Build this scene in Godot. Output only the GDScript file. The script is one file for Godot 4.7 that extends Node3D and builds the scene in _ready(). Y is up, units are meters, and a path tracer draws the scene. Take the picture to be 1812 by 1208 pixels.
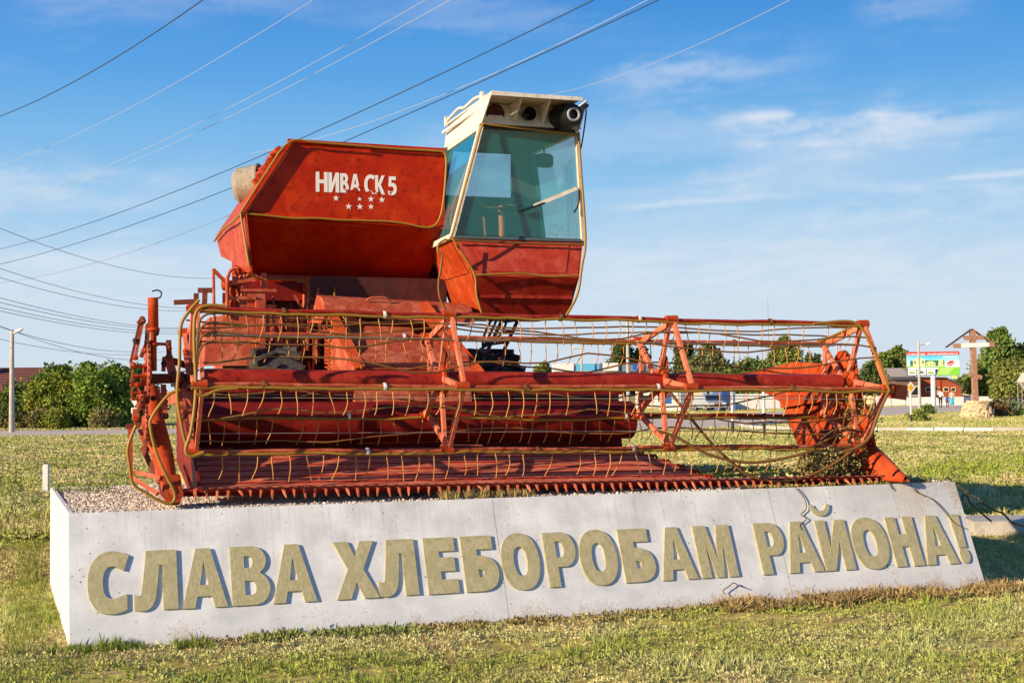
extends Node3D
# A retired red combine harvester on a white plinth with raised lettering, by a roadside lawn on a late sunny afternoon.

const FOC := 2425.06          # focal length and survey numbers of the camera, in pixels of the 1812 x 1208 photograph
const ROLL := 0.0101
const TURN := 0.3318          # how far the plinth is turned from the camera's x axis
const HEAD := Vector3(3.0, 0.84, -3.6)   # base of the combine, in the plinth's own axes

var eye := Vector3(0, 1.6, 0)
var c_right := Vector3.RIGHT
var c_up := Vector3.UP
var c_fwd := Vector3.FORWARD
var m_basis := Basis()
var m_origin := Vector3(-2.9145, 0, -9.0257)
var rng := RandomNumberGenerator.new()
var taken := {}
var M := {}
var combine: Node3D

# ---------------------------------------------------------------- survey: sight lines cut with real planes
func sight(px: float, py: float) -> Vector3:
	return c_fwd + c_right * ((px - 906.0) / FOC) + c_up * ((604.0 - py) / FOC)

func cut(px: float, py: float, p0: Vector3, n: Vector3) -> Vector3:
	var r := sight(px, py)
	return eye + r * ((p0 - eye).dot(n) / r.dot(n))

func at(px: float, py: float, dist: float) -> Vector3:      # world point on the plane z = -dist
	return cut(px, py, Vector3(0, 0, -dist), Vector3(0, 0, 1))

func gnd(px: float, py: float) -> Vector3:
	return cut(px, py, Vector3.ZERO, Vector3.UP)

func to_m(w: Vector3) -> Vector3:
	return m_basis.transposed() * (w - m_origin)

func mz(px: float, py: float, z: float) -> Vector3:         # point in the plinth's axes, on its plane z
	return to_m(cut(px, py, m_origin + m_basis.z * z, m_basis.z))

func my(px: float, py: float, y: float) -> Vector3:
	return to_m(cut(px, py, m_origin + m_basis.y * y, m_basis.y))

func mx(px: float, py: float, x: float) -> Vector3:
	return to_m(cut(px, py, m_origin + m_basis.x * x, m_basis.x))

func w_of(m: Vector3) -> Vector3:
	return m_origin + m_basis * m

# ---------------------------------------------------------------- naming and committing
func numbered(called: String, parent: Node) -> String:
	var key := str(parent.get_instance_id()) + called
	var n: int = taken.get(key, 0)
	taken[key] = n + 1
	return called if n == 0 else "%s_%03d" % [called, n]

func put(o: Node3D, called: String, parent: Node) -> void:
	o.name = numbered(called, parent)
	parent.add_child(o, true)

func base(called: String, where := Vector3.ZERO, turn := 0.0) -> Node3D:
	var o := Node3D.new()
	put(o, called, self)
	o.position = where
	o.rotation.y = turn
	return o

func tag(o: Node, label: String, category := "", group := "", kind := "") -> Node:
	o.set_meta("label", label)
	if category:
		o.set_meta("category", category)
	if group:
		o.set_meta("group", group)
	if kind:
		o.set_meta("kind", kind)
	return o

func mesh_of(s: SurfaceTool) -> ArrayMesh:
	s.generate_normals()
	return s.commit()

func place(called: String, mesh: Mesh, mat: Material, parent: Node, where := Vector3.ZERO) -> MeshInstance3D:
	var o := MeshInstance3D.new()
	o.mesh = mesh
	o.material_override = mat
	put(o, called, parent)
	o.position = where
	return o

func obj(called: String, s: SurfaceTool, mat: Material, parent: Node, where := Vector3.ZERO) -> MeshInstance3D:
	return place(called, mesh_of(s), mat, parent, where)

func part(called: String, s: SurfaceTool, mat: Material) -> MeshInstance3D:   # of the combine, drawn in the plinth's axes
	return obj(called, s, mat, combine, -HEAD)

func copy_of(o: Node3D, label: String) -> Node3D:
	var c: Node3D = o.duplicate()
	var stem := String(o.name)
	c.name = numbered(stem, self)
	add_child(c, true)
	c.set_meta("label", label)
	return c

# ---------------------------------------------------------------- shapes
func S() -> SurfaceTool:
	var s := SurfaceTool.new()
	s.begin(Mesh.PRIMITIVE_TRIANGLES)
	s.set_smooth_group(-1)
	return s

func tri(s: SurfaceTool, a: Vector3, b: Vector3, c: Vector3) -> void:        # counter-clockwise from outside
	s.add_vertex(a)
	s.add_vertex(c)
	s.add_vertex(b)

func quad(s: SurfaceTool, a: Vector3, b: Vector3, c: Vector3, d: Vector3) -> void:
	tri(s, a, b, c)
	tri(s, a, c, d)

func bx(s: SurfaceTool, c: Vector3, size: Vector3, b := Basis.IDENTITY) -> void:
	var x := b.x * size.x * 0.5
	var y := b.y * size.y * 0.5
	var z := b.z * size.z * 0.5
	quad(s, c - x - y + z, c + x - y + z, c + x + y + z, c - x + y + z)
	quad(s, c + x - y - z, c - x - y - z, c - x + y - z, c + x + y - z)
	quad(s, c + x - y + z, c + x - y - z, c + x + y - z, c + x + y + z)
	quad(s, c - x - y - z, c - x - y + z, c - x + y + z, c - x + y - z)
	quad(s, c - x + y + z, c + x + y + z, c + x + y - z, c - x + y - z)
	quad(s, c - x - y - z, c + x - y - z, c + x - y + z, c - x - y + z)

func along(d: Vector3, hint := Vector3.UP) -> Basis:          # z axis along d
	var z := d.normalized()
	if absf(z.dot(hint)) > 0.98:
		hint = Vector3.RIGHT
	var x := hint.cross(z).normalized()
	return Basis(x, z.cross(x), z)

func bar(s: SurfaceTool, a: Vector3, b: Vector3, w: float, h: float, hint := Vector3.UP) -> void:   # w across, h along the hint
	bx(s, (a + b) * 0.5, Vector3(w, h, a.distance_to(b)), along(b - a, hint))

func tube(s: SurfaceTool, pts: Array, r: Variant, n := 8, smooth := true) -> void:
	var count := pts.size()
	var rings := []
	var x := Vector3.ZERO
	for i in count:
		var d: Vector3 = (pts[mini(i + 1, count - 1)] - pts[maxi(i - 1, 0)]).normalized()
		if i == 0:
			x = along(d).x
		x = (x - d * x.dot(d)).normalized()
		var y := d.cross(x)
		var rr: float = r[i] if r is Array else r
		var ring := PackedVector3Array()
		for k in n:
			var a := TAU * k / n
			ring.append(pts[i] + (x * cos(a) + y * sin(a)) * rr)
		rings.append(ring)
	s.set_smooth_group(0 if smooth else -1)
	for i in count - 1:
		for k in n:
			var k2 := (k + 1) % n
			quad(s, rings[i][k], rings[i][k2], rings[i + 1][k2], rings[i + 1][k])
	s.set_smooth_group(-1)
	for k in range(1, n - 1):
		tri(s, rings[0][0], rings[0][k + 1], rings[0][k])
		tri(s, rings[count - 1][0], rings[count - 1][k], rings[count - 1][k + 1])

func lathe(s: SurfaceTool, o: Vector3, axis: Vector3, profile: Array, n := 20) -> void:   # profile of Vector2(radius, along), open ends if the radius is not 0
	var b := along(axis)
	for i in profile.size() - 1:
		var p: Vector2 = profile[i]
		var q: Vector2 = profile[i + 1]
		for k in n:
			var a0 := TAU * k / n
			var a1 := TAU * (k + 1) / n
			var d0 := b.x * cos(a0) + b.y * sin(a0)
			var d1 := b.x * cos(a1) + b.y * sin(a1)
			s.set_smooth_group(i + 1)
			if p.x > 0.0001 and q.x > 0.0001:
				quad(s, o + d0 * p.x + b.z * p.y, o + d1 * p.x + b.z * p.y, o + d1 * q.x + b.z * q.y, o + d0 * q.x + b.z * q.y)
			elif p.x > 0.0001:
				tri(s, o + d0 * p.x + b.z * p.y, o + d1 * p.x + b.z * p.y, o + b.z * q.y)
			else:
				tri(s, o + b.z * p.y, o + d1 * q.x + b.z * q.y, o + d0 * q.x + b.z * q.y)
	s.set_smooth_group(-1)

func plate(s: SurfaceTool, pts: Array, t: Vector3) -> void:    # flat polygon, counter-clockwise seen from its front; t runs from the front to the back face
	var n := Vector3.ZERO
	for i in pts.size():
		n += (pts[i] as Vector3).cross(pts[(i + 1) % pts.size()])
	n = n.normalized()
	if n.dot(t) > 0.0:
		pts = pts.duplicate()
		pts.reverse()
		n = -n
	var b := along(n)
	var flat := PackedVector2Array()
	for p in pts:
		flat.append(Vector2(b.x.dot(p), b.y.dot(p)))
	var idx := Geometry2D.triangulate_polygon(flat)
	for i in range(0, idx.size(), 3):
		var a: Vector3 = pts[idx[i]]
		var c: Vector3 = pts[idx[i + 1]]
		var d: Vector3 = pts[idx[i + 2]]
		if (c - a).cross(d - a).dot(n) < 0.0:
			var e := c
			c = d
			d = e
		tri(s, a, c, d)
		tri(s, a + t, d + t, c + t)
	for i in pts.size():
		var a: Vector3 = pts[i]
		var c: Vector3 = pts[(i + 1) % pts.size()]
		quad(s, c, a, a + t, c + t)

func loft(s: SurfaceTool, a: Array, b: Array, caps := true) -> void:   # two outlines of equal count, a counter-clockwise seen from the side that b lies away from
	var n := a.size()
	for i in n:
		var j := (i + 1) % n
		quad(s, a[j], a[i], b[i], b[j])
	if caps:
		for i in range(1, n - 1):
			tri(s, a[0], a[i], a[i + 1])
			tri(s, b[0], b[i + 1], b[i])

func spline(pts: Array, steps := 5) -> Array:
	var c := Curve3D.new()
	for i in pts.size():
		var t: Vector3 = (pts[mini(i + 1, pts.size() - 1)] - pts[maxi(i - 1, 0)]) * 0.17
		c.add_point(pts[i], -t, t)
	var out := []
	for i in pts.size() - 1:
		for k in steps:
			out.append(c.sample(i, float(k) / steps))
	out.append(pts[-1])
	return out

func noise(freq: float, sd: int, octaves := 4) -> FastNoiseLite:
	var n := FastNoiseLite.new()
	n.seed = sd
	n.noise_type = FastNoiseLite.TYPE_SIMPLEX_SMOOTH
	n.frequency = freq
	n.fractal_octaves = octaves
	return n

# ---------------------------------------------------------------- materials
func plain(col: Color, rough := 0.7, metal := 0.0) -> StandardMaterial3D:
	var m := StandardMaterial3D.new()
	m.albedo_color = col
	m.roughness = rough
	m.metallic = metal
	return m

func rgb(r: int, g: int, b: int) -> Color:
	return Color(r / 255.0, g / 255.0, b / 255.0)

var bump_tex: NoiseTexture2D
func worn(base_c: Color, fade: Color, stain: Color, chip: Color, sd: int, chips := 0.5, tile := 1.6, size := 384) -> ImageTexture:
	var a := noise(5.0 / size, sd, 5).get_seamless_image(size, size).get_data()
	var b := noise(14.0 / size, sd + 7, 5).get_seamless_image(size, size).get_data()
	var c := noise(60.0 / size, sd + 13, 3).get_seamless_image(size, size).get_data()
	var img := Image.create(size, size, false, Image.FORMAT_RGB8)
	var chip_at := 255.0 * (1.0 - 0.14 * chips)
	for i in size * size:
		var col := base_c.lerp(fade, clampf((a[i] - 96.0) / 90.0, 0.0, 1.0))
		col = col.lerp(stain, clampf((b[i] - 150.0) / 120.0, 0.0, 0.75))
		var k := c[i] * 0.72 + b[i] * 0.28
		if k > chip_at:
			col = col.lerp(chip, clampf((k - chip_at) / 8.0, 0.0, 0.9))
		var g := 1.0 + (c[i] - 128.0) / 1500.0
		img.set_pixel(i % size, i / size, Color(col.r * g, col.g * g, col.b * g))
	return ImageTexture.create_from_image(img)

func tri_mat(tex: Texture2D, per_metre: float, rough := 0.6, bump := 0.0) -> StandardMaterial3D:
	var m := StandardMaterial3D.new()
	m.albedo_texture = tex
	m.uv1_triplanar = true
	m.uv1_scale = Vector3.ONE * per_metre
	m.uv1_triplanar_sharpness = 4.0
	m.roughness = rough
	if bump > 0.0:
		m.normal_enabled = true
		m.normal_texture = bump_tex
		m.normal_scale = bump
	return m

func leaf_mat(back := 0.25) -> StandardMaterial3D:
	var m := StandardMaterial3D.new()
	m.vertex_color_use_as_albedo = true
	m.roughness = 0.75
	m.metallic_specular = 0.25
	m.cull_mode = BaseMaterial3D.CULL_DISABLED
	m.backlight_enabled = true
	m.backlight = Color(back, back, back * 0.6)
	return m

func make_materials() -> void:
	bump_tex = NoiseTexture2D.new()
	bump_tex.width = 256
	bump_tex.height = 256
	bump_tex.seamless = true
	bump_tex.as_normal_map = true
	bump_tex.bump_strength = 3.0
	bump_tex.noise = noise(0.03, 5, 5)
	M.tank = tri_mat(worn(rgb(168, 36, 2), rgb(182, 50, 6), rgb(126, 24, 3), rgb(226, 130, 92), 11, 0.55), 0.55, 0.42, 0.2)
	M.faded = tri_mat(worn(rgb(166, 74, 50), rgb(188, 106, 80), rgb(118, 44, 30), rgb(222, 176, 150), 23, 0.8), 0.8, 0.6, 0.3)
	M.orange = tri_mat(worn(rgb(168, 62, 26), rgb(180, 82, 46), rgb(128, 42, 20), rgb(230, 176, 146), 29, 0.6), 0.7, 0.5, 0.2)  # sunlit copy of the red paint, warmth of the sun put into the colour
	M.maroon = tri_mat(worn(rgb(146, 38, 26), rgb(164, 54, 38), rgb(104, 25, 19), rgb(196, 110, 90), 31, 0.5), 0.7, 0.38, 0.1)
	M.apron = tri_mat(worn(rgb(170, 56, 40), rgb(184, 76, 58), rgb(136, 38, 30), rgb(120, 70, 48), 37, 0.6), 0.9, 0.45, 0.15)
	M.deep = tri_mat(worn(rgb(116, 26, 20), rgb(134, 36, 28), rgb(84, 18, 15), rgb(150, 80, 66), 33, 0.3), 0.7, 0.5, 0.1)  # darker copy of the red; paints in shade of header inside and tank underside
	M.dusty = tri_mat(worn(rgb(206, 106, 78), rgb(216, 128, 98), rgb(172, 76, 56), rgb(232, 206, 186), 25, 0.9), 0.8, 0.75, 0.3)
	for k in ["tank", "faded", "orange", "maroon", "apron", "deep", "dusty"]:
		M[k].metallic_specular = 0.28
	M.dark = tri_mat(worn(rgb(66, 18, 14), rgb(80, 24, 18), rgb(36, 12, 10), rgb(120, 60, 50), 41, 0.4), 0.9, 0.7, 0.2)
	M.rust = tri_mat(worn(rgb(112, 52, 34), rgb(136, 66, 40), rgb(70, 36, 28), rgb(160, 92, 58), 43, 0.7), 1.6, 0.85, 0.4)
	M.drum = tri_mat(worn(rgb(146, 136, 120), rgb(160, 152, 138), rgb(104, 82, 62), rgb(104, 74, 52), 49, 0.9), 1.4, 0.7, 0.2)
	M.white = tri_mat(worn(rgb(222, 214, 200), rgb(228, 222, 212), rgb(186, 160, 132), rgb(130, 92, 64), 47, 0.55), 0.9, 0.55, 0.15)
	M.gold = tri_mat(worn(rgb(166, 159, 122), rgb(178, 169, 134), rgb(138, 135, 100), rgb(84, 76, 56), 53, 0.8), 1.3, 0.85, 0.15)
	M.slab = tri_mat(worn(rgb(206, 207, 208), rgb(216, 217, 218), rgb(188, 190, 193), rgb(74, 72, 70), 59, 0.4, 1.6, 512), 0.75, 0.85, 0.12)
	M.hose = plain(rgb(150, 112, 32), 0.5)
	M.hose_brown = plain(rgb(120, 80, 34), 0.6)  # browner and darker than the yellow hose
	M.tine = plain(rgb(196, 138, 70), 0.6)
	M.tyre = tri_mat(worn(rgb(44, 44, 46), rgb(70, 70, 70), rgb(28, 28, 30), rgb(96, 94, 88), 61, 0.5), 1.2, 0.85, 0.4)
	M.black = plain(rgb(22, 22, 24), 0.5)
	M.cabin = plain(rgb(74, 94, 100), 0.8)
	M.steel = plain(rgb(150, 146, 140), 0.5, 0.4)
	M.tape = plain(rgb(232, 230, 224), 0.6)
	M.paint_white = tri_mat(worn(rgb(228, 226, 224), rgb(232, 230, 228), rgb(214, 190, 180), rgb(190, 62, 34), 67, 0.55), 3.0, 0.6)
	var g := StandardMaterial3D.new()
	g.transparency = BaseMaterial3D.TRANSPARENCY_ALPHA
	g.albedo_color = Color(0.14, 0.70, 0.75, 0.16)
	g.roughness = 0.05
	M.glass = g
	M.concrete = tri_mat(worn(rgb(176, 170, 160), rgb(190, 184, 174), rgb(140, 134, 124), rgb(110, 104, 96), 71, 0.6), 0.5, 0.9, 0.3)
	M.asphalt = tri_mat(worn(rgb(206, 190, 174), rgb(214, 200, 184), rgb(184, 170, 156), rgb(110, 104, 102), 73, 0.6), 0.12, 0.95)
	M.asphalt.metallic_specular = 0.1
	M.leaf = leaf_mat(0.5)
	M.blade = leaf_mat(0.24)
	M.bark = tri_mat(worn(rgb(96, 80, 64), rgb(116, 100, 82), rgb(66, 54, 44), rgb(140, 126, 108), 79, 0.8, 1.6, 256), 1.2, 0.95, 0.5)
	M.wood = tri_mat(worn(rgb(156, 116, 94), rgb(172, 134, 112), rgb(120, 86, 70), rgb(70, 46, 36), 83, 0.7, 1.6, 256), 0.9, 0.85, 0.4)

# ---------------------------------------------------------------- light, sky, camera
const EXPOSURE := 1.52
const SKY_GAIN := 0.67        # radiance of the sky at that exposure
func sky_image() -> Image:
	var w := 2880
	var h := 1440
	var half := h / 2
	var wisp := noise(1.0, 3, 5)
	wisp.domain_warp_enabled = true
	wisp.domain_warp_amplitude = 0.5
	wisp.domain_warp_frequency = 1.1
	var broad := noise(1.0, 9, 3)
	var stops := [[0.0, Vector3(0.66, 0.74, 0.82)], [3.0, Vector3(0.62, 0.73, 0.84)], [5.0, Vector3(0.54, 0.70, 0.85)], [7.5, Vector3(0.34, 0.59, 0.84)], [10.5, Vector3(0.205, 0.48, 0.81)], [13.5, Vector3(0.105, 0.365, 0.77)], [16.5, Vector3(0.06, 0.275, 0.70)], [30.0, Vector3(0.035, 0.17, 0.48)], [90.0, Vector3(0.025, 0.11, 0.34)]]
	# cirrus: azimuth and elevation of both ends in degrees, half width, strength
	var streaks := [[8.4, 10.7, 21.0, 10.3, 0.8, 0.72], [9.2, 10.5, 13.5, 9.9, 0.45, 0.7], [10.5, 9.5, 19.5, 10.4, 0.7, 0.62], [6.5, 7.9, 17.0, 9.8, 0.6, 0.45], [0.0, 5.4, 27.0, 4.8, 1.6, 0.40], [11.0, 6.9, 25.0, 8.0, 0.8, 0.45], [4.0, 7.7, 13.5, 8.15, 0.13, 0.55], [11.0, 8.2, 17.5, 10.6, 0.7, 0.35], [4.0, 12.6, 13.5, 13.6, 0.6, 0.38], [17.0, 8.35, 24.0, 8.65, 0.10, 0.7], [12.0, 8.5, 20.0, 7.6, 0.35, 0.4], [3.0, 5.6, 14.0, 5.2, 0.9, 0.35], [14.5, 15.2, 19.5, 15.4, 0.8, 0.22], [-20.0, 15.4, -11.5, 16.4, 0.9, 0.22], [-26.0, 8.0, -12.0, 8.4, 1.0, 0.45], [-26.0, 4.8, -4.0, 5.4, 1.2, 0.35], [-40.0, 9.0, -26.0, 11.0, 0.8, 0.5], [28.0, 11.0, 46.0, 13.0, 0.9, 0.5], [60.0, 9.0, 84.0, 10.0, 0.7, 0.5], [-80.0, 12.0, -56.0, 10.0, 0.9, 0.5], [110.0, 10.0, 140.0, 13.0, 1.0, 0.5], [-150.0, 9.0, -115.0, 12.0, 1.0, 0.5], [165.0, 11.0, 190.0, 10.0, 0.8, 0.5]]
	var data := PackedFloat32Array()
	data.resize(w * h * 3)
	var step := 180.0 / h
	for row in half:
		var el := 90.0 - (row + 0.5) * step
		var k := 0
		while k < stops.size() - 2 and el > stops[k + 1][0]:
			k += 1
		var t := clampf((el - stops[k][0]) / (stops[k + 1][0] - stops[k][0]), 0.0, 1.0)
		t = lerpf(t, t * t * (3.0 - 2.0 * t), 0.35)
		var air: Vector3 = (stops[k][1] as Vector3).lerp(stops[k + 1][1], t)
		var se := sin(deg_to_rad(el))
		var ce := cos(deg_to_rad(el))
		var fade := clampf((40.0 - el) / 25.0, 0.0, 1.0)
		var mine := []
		for s in streaks:
			if el > minf(s[1], s[3]) - 3.0 * s[4] - 0.6 and el < maxf(s[1], s[3]) + 3.0 * s[4] + 0.6:
				mine.append(s)
		var stride := 1 if el < 22.0 else (4 if el < 50.0 else 8)
		for col in range(0, w, stride):
			var az := (col + 0.5) * step          # clockwise from -z, as a panorama is laid
			if az > 180.0:
				az -= 360.0
			var a := deg_to_rad(az)
			var p := Vector3(sin(a) * ce, se, -cos(a) * ce)
			var n := wisp.get_noise_3d(p.x * 3.2, p.y * 19.0, p.z * 3.2)
			var cloud := 0.0
			if fade > 0.0:
				var m := broad.get_noise_3d(p.x * 1.3 + 4.0, p.y * 6.0, p.z * 1.3)
				cloud = clampf(n * 0.9 + m * 1.1 - 0.16, 0.0, 1.0) * 0.36 * fade * clampf((el - 0.5) / 6.0, 0.3, 1.0)
			if not mine.is_empty():
				# fibres combed along the wind: long in azimuth, thin in elevation, rising a little to the right
				var comb := el - az * 0.06
				var f := wisp.get_noise_3d(az * 0.16 + 31.0, comb * 1.1, el * 0.2)
				var g := broad.get_noise_3d(az * 0.34, comb * 3.4 + f * 1.5, 5.0)
				var fibre := clampf(0.70 + f * 0.55 + g * 0.5, 0.0, 1.1)
				for s in mine:
					var u: float = (az - s[0]) / (s[2] - s[0])
					if u > -0.1 and u < 1.1:
						var mid: float = lerpf(s[1], s[3], u) + f * s[4] * 1.3
						var d: float = (el - mid) / (s[4] * (1.0 + 0.5 * g))
						var thin: float = 1.0 if s[4] < 0.2 else fibre
						cloud = maxf(cloud, s[5] * exp(-d * d) * clampf(u * 4.0 + 0.4, 0.0, 1.0) * clampf((1.0 - u) * 2.0 + 0.2, 0.0, 1.0) * thin)
			cloud = clampf(cloud, 0.0, 0.9)
			var c := air.lerp(Vector3(0.84, 0.86, 0.90), cloud) * SKY_GAIN
			for j in mini(stride, w - col):
				var i := (row * w + col + j) * 3
				data[i] = c.x
				data[i + 1] = c.y
				data[i + 2] = c.z
	for row in range(half, h):
		for col in w:
			var i := (row * w + col) * 3
			data[i] = 0.22
			data[i + 1] = 0.21
			data[i + 2] = 0.14
	return Image.create_from_data(w, h, false, Image.FORMAT_RGBF, data.to_byte_array())

func _ready() -> void:
	rng.seed = 20260
	var cam := Camera3D.new()
	cam.name = "camera"
	add_child(cam)
	var pitch := atan((699.07 - 604.0) / FOC)
	var up0 := Vector3(0, cos(pitch), sin(pitch))
	c_fwd = Vector3(0, sin(pitch), -cos(pitch))
	c_right = Vector3.RIGHT * cos(ROLL) - up0 * sin(ROLL)
	c_up = up0 * cos(ROLL) + Vector3.RIGHT * sin(ROLL)
	cam.transform = Transform3D(Basis(c_right, c_up, -c_fwd), eye)
	cam.fov = rad_to_deg(2.0 * atan(604.0 / FOC))
	cam.near = 0.1
	cam.far = 6000.0
	var we := WorldEnvironment.new()
	we.name = "environment"
	var e := Environment.new()
	e.background_mode = Environment.BG_SKY
	e.tonemap_mode = Environment.TONE_MAPPER_LINEAR
	e.tonemap_exposure = EXPOSURE
	e.sdfgi_enabled = true
	e.ssao_enabled = true
	e.ssil_enabled = true
	var sky := Sky.new()
	var pano := PanoramaSkyMaterial.new()
	pano.panorama = ImageTexture.create_from_image(sky_image())
	sky.sky_material = pano
	e.sky = sky
	we.environment = e
	add_child(we)
	m_basis = Basis(Vector3(cos(TURN), 0, -sin(TURN)), Vector3.UP, Vector3(sin(TURN), 0, cos(TURN)))
	var sun := DirectionalLight3D.new()
	sun.name = "sun"
	sun.light_energy = 1.6
	sun.light_color = Color(1.0, 0.90, 0.75)
	sun.light_angular_distance = 0.5
	sun.shadow_enabled = true
	add_child(sun)
	var el := deg_to_rad(18.0)
	var az := deg_to_rad(19.0)
	var toward := m_basis * Vector3(-cos(el) * cos(az), sin(el), cos(el) * sin(az))
	sun.basis = along(toward)
	make_materials()
	build_ground()
	build_plinth()
	build_combine()
	build_near_plants()
	build_left_side()
	build_right_side()
	build_wires()
	build_grass()

# ---------------------------------------------------------------- ground, road, kerbs
var lumps := FastNoiseLite.new()

func ground_h(x: float, z: float) -> float:
	var near := clampf((40.0 + z) / 20.0, 0.0, 1.0)
	return (lumps.get_noise_2d(x * 0.35, z * 0.35) * 0.012 + lumps.get_noise_2d(x * 1.6, z * 1.6) * 0.012 - 0.045) * near

func sheet(pts: Array, y: float) -> SurfaceTool:      # polygon of (x, z) lying flat
	var s := S()
	var p := PackedVector2Array()
	for v in pts:
		p.append(v)
	var idx := Geometry2D.triangulate_polygon(p)
	for i in range(0, idx.size(), 3):
		var a := Vector3(p[idx[i]].x, y, p[idx[i]].y)
		var b := Vector3(p[idx[i + 1]].x, y, p[idx[i + 1]].y)
		var c := Vector3(p[idx[i + 2]].x, y, p[idx[i + 2]].y)
		if (b - a).cross(c - a).y < 0.0:
			tri(s, a, c, b)
		else:
			tri(s, a, b, c)
	return s

var road_poly := [Vector2(-140, -66), Vector2(-80, -63), Vector2(-22, -61), Vector2(0, -60.5), Vector2(8.6, -62), Vector2(12, -67), Vector2(16, -75), Vector2(23.5, -88), Vector2(45, -121), Vector2(80, -176), Vector2(66, -184), Vector2(38, -140), Vector2(18, -106), Vector2(9, -97), Vector2(4, -84), Vector2(-3, -75), Vector2(-22, -71), Vector2(-80, -75), Vector2(-140, -80)]

func build_ground() -> void:
	lumps.seed = 4
	lumps.frequency = 1.0
	var xs := [-1500.0, -400.0, -120.0, -60.0, -30.0, -18.0]
	var x := -12.0
	while x <= 14.0:
		xs.append(x)
		x += 0.4
	xs.append_array([18.0, 24.0, 34.0, 60.0, 120.0, 400.0, 1500.0])
	var zs := [300.0, 60.0, 12.0, 2.0, -2.0]
	var z := -5.0
	while z >= -24.0:
		zs.append(z)
		z -= 0.4
	while z >= -60.0:
		zs.append(z)
		z -= 2.5
	zs.append_array([-80.0, -120.0, -200.0, -400.0, -900.0, -2500.0])
	var s := S()
	s.set_smooth_group(0)
	for i in xs.size() - 1:
		for j in zs.size() - 1:
			var p := []
			for c in [[i, j], [i + 1, j], [i + 1, j + 1], [i, j + 1]]:
				p.append(Vector3(xs[c[0]], ground_h(xs[c[0]], zs[c[1]]), zs[c[1]]))
			quad(s, p[0], p[1], p[2], p[3])
	var soil := tri_mat(worn(rgb(182, 168, 92), rgb(196, 176, 112), rgb(150, 146, 70), rgb(166, 132, 92), 101, 0.9, 1.6, 512), 0.21, 0.95, 0.6)
	soil.uv1_world_triplanar = true
	soil.metallic_specular = 0.1
	tag(obj("ground", s, soil, self), "olive and straw coloured lawn ground around the white plinth", "", "", "structure")
	tag(obj("road", sheet(road_poly, 0.02), M.asphalt, self), "grey asphalt road curving behind the combine", "", "", "structure")
	# dry verge beyond the road on the left
	tag(obj("verge", sheet([Vector2(-140, -80.5), Vector2(-80, -75.5), Vector2(-22, -71.4), Vector2(-8, -74), Vector2(-9, -84), Vector2(-30, -86), Vector2(-140, -92)], 0.012), tri_mat(worn(rgb(176, 150, 104), rgb(190, 164, 118), rgb(140, 126, 76), rgb(120, 100, 70), 103, 0.8, 1.6, 256), 0.2, 0.95, 0.4), self), "strip of dry straw coloured ground beside the road", "", "", "structure")
	var line := [Vector2(60, -48.0), Vector2(40, -50.4), Vector2(19.3, -51.8), Vector2(15.2, -53.2), Vector2(12.2, -55.2), Vector2(10.3, -58.4), Vector2(10.4, -62.6), Vector2(13.2, -68.2), Vector2(17.2, -75.2)]
	var strip := []
	var edge := []
	for i in 6:
		strip.append(line[i] + Vector2(-0.15, 0.12))
		edge.append(line[i] + Vector2(-0.7, 1.25))
	edge.reverse()
	strip.append_array(edge)
	tag(obj("pavement", sheet(strip, 0.05), M.concrete, self), "narrow pale paved strip along the painted kerb", "", "", "structure")
	var kerb := base("kerb")
	tag(kerb, "kerb of white and bare grey stones around the grass island", "", "", "structure")
	var k := 0
	var stones := []
	for v in 3:
		var s2 := S()
		bx(s2, Vector3(0, 0.10, 0), Vector3(1.06 - 0.02 * v, 0.20, 0.16))
		stones.append(mesh_of(s2))
	for i in line.size() - 1:
		var a: Vector2 = line[i]
		var b: Vector2 = line[i + 1]
		var n := int(round(a.distance_to(b)))
		for j in n:
			var p := a.lerp(b, (j + 0.5) / n)
			var o := place("kerb_stone", stones[k % 3], M.slab if rng.randf() < 0.45 else M.concrete, kerb, Vector3(p.x, rng.randf_range(-0.02, 0.01), p.y))
			o.rotation.y = -(b - a).angle() + rng.randf_range(-0.02, 0.02)
			k += 1
	# a low concrete slab lying in the grass to the right of the plinth
	var f := S()
	bx(f, Vector3.ZERO, Vector3(6.4, 0.16, 0.75))
	var slab := obj("concrete_slab", f, M.concrete, self, Vector3(8.4, 0.05, -15.7))
	slab.rotation.y = -0.05
	tag(slab, "long low concrete edging block lying in the grass right of the plinth", "concrete block")

# ---------------------------------------------------------------- plinth with its lettering
const FACE := 0.4245       # lean of the front face from the vertical
func face_pt(x: float, t: float, off := 0.0) -> Vector3:     # t metres up the sloping face
	return Vector3(x, t * cos(FACE) + off * sin(FACE), -t * sin(FACE) + off * cos(FACE))

var glyphs := {}
func arc_pts(c: Vector2, rx: float, ry: float, from: float, to: float, n: int) -> Array:
	var o := []
	for i in n + 1:
		var a := deg_to_rad(lerpf(from, to, float(i) / n))
		o.append(c + Vector2(cos(a) * rx, sin(a) * ry))
	return o

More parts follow.
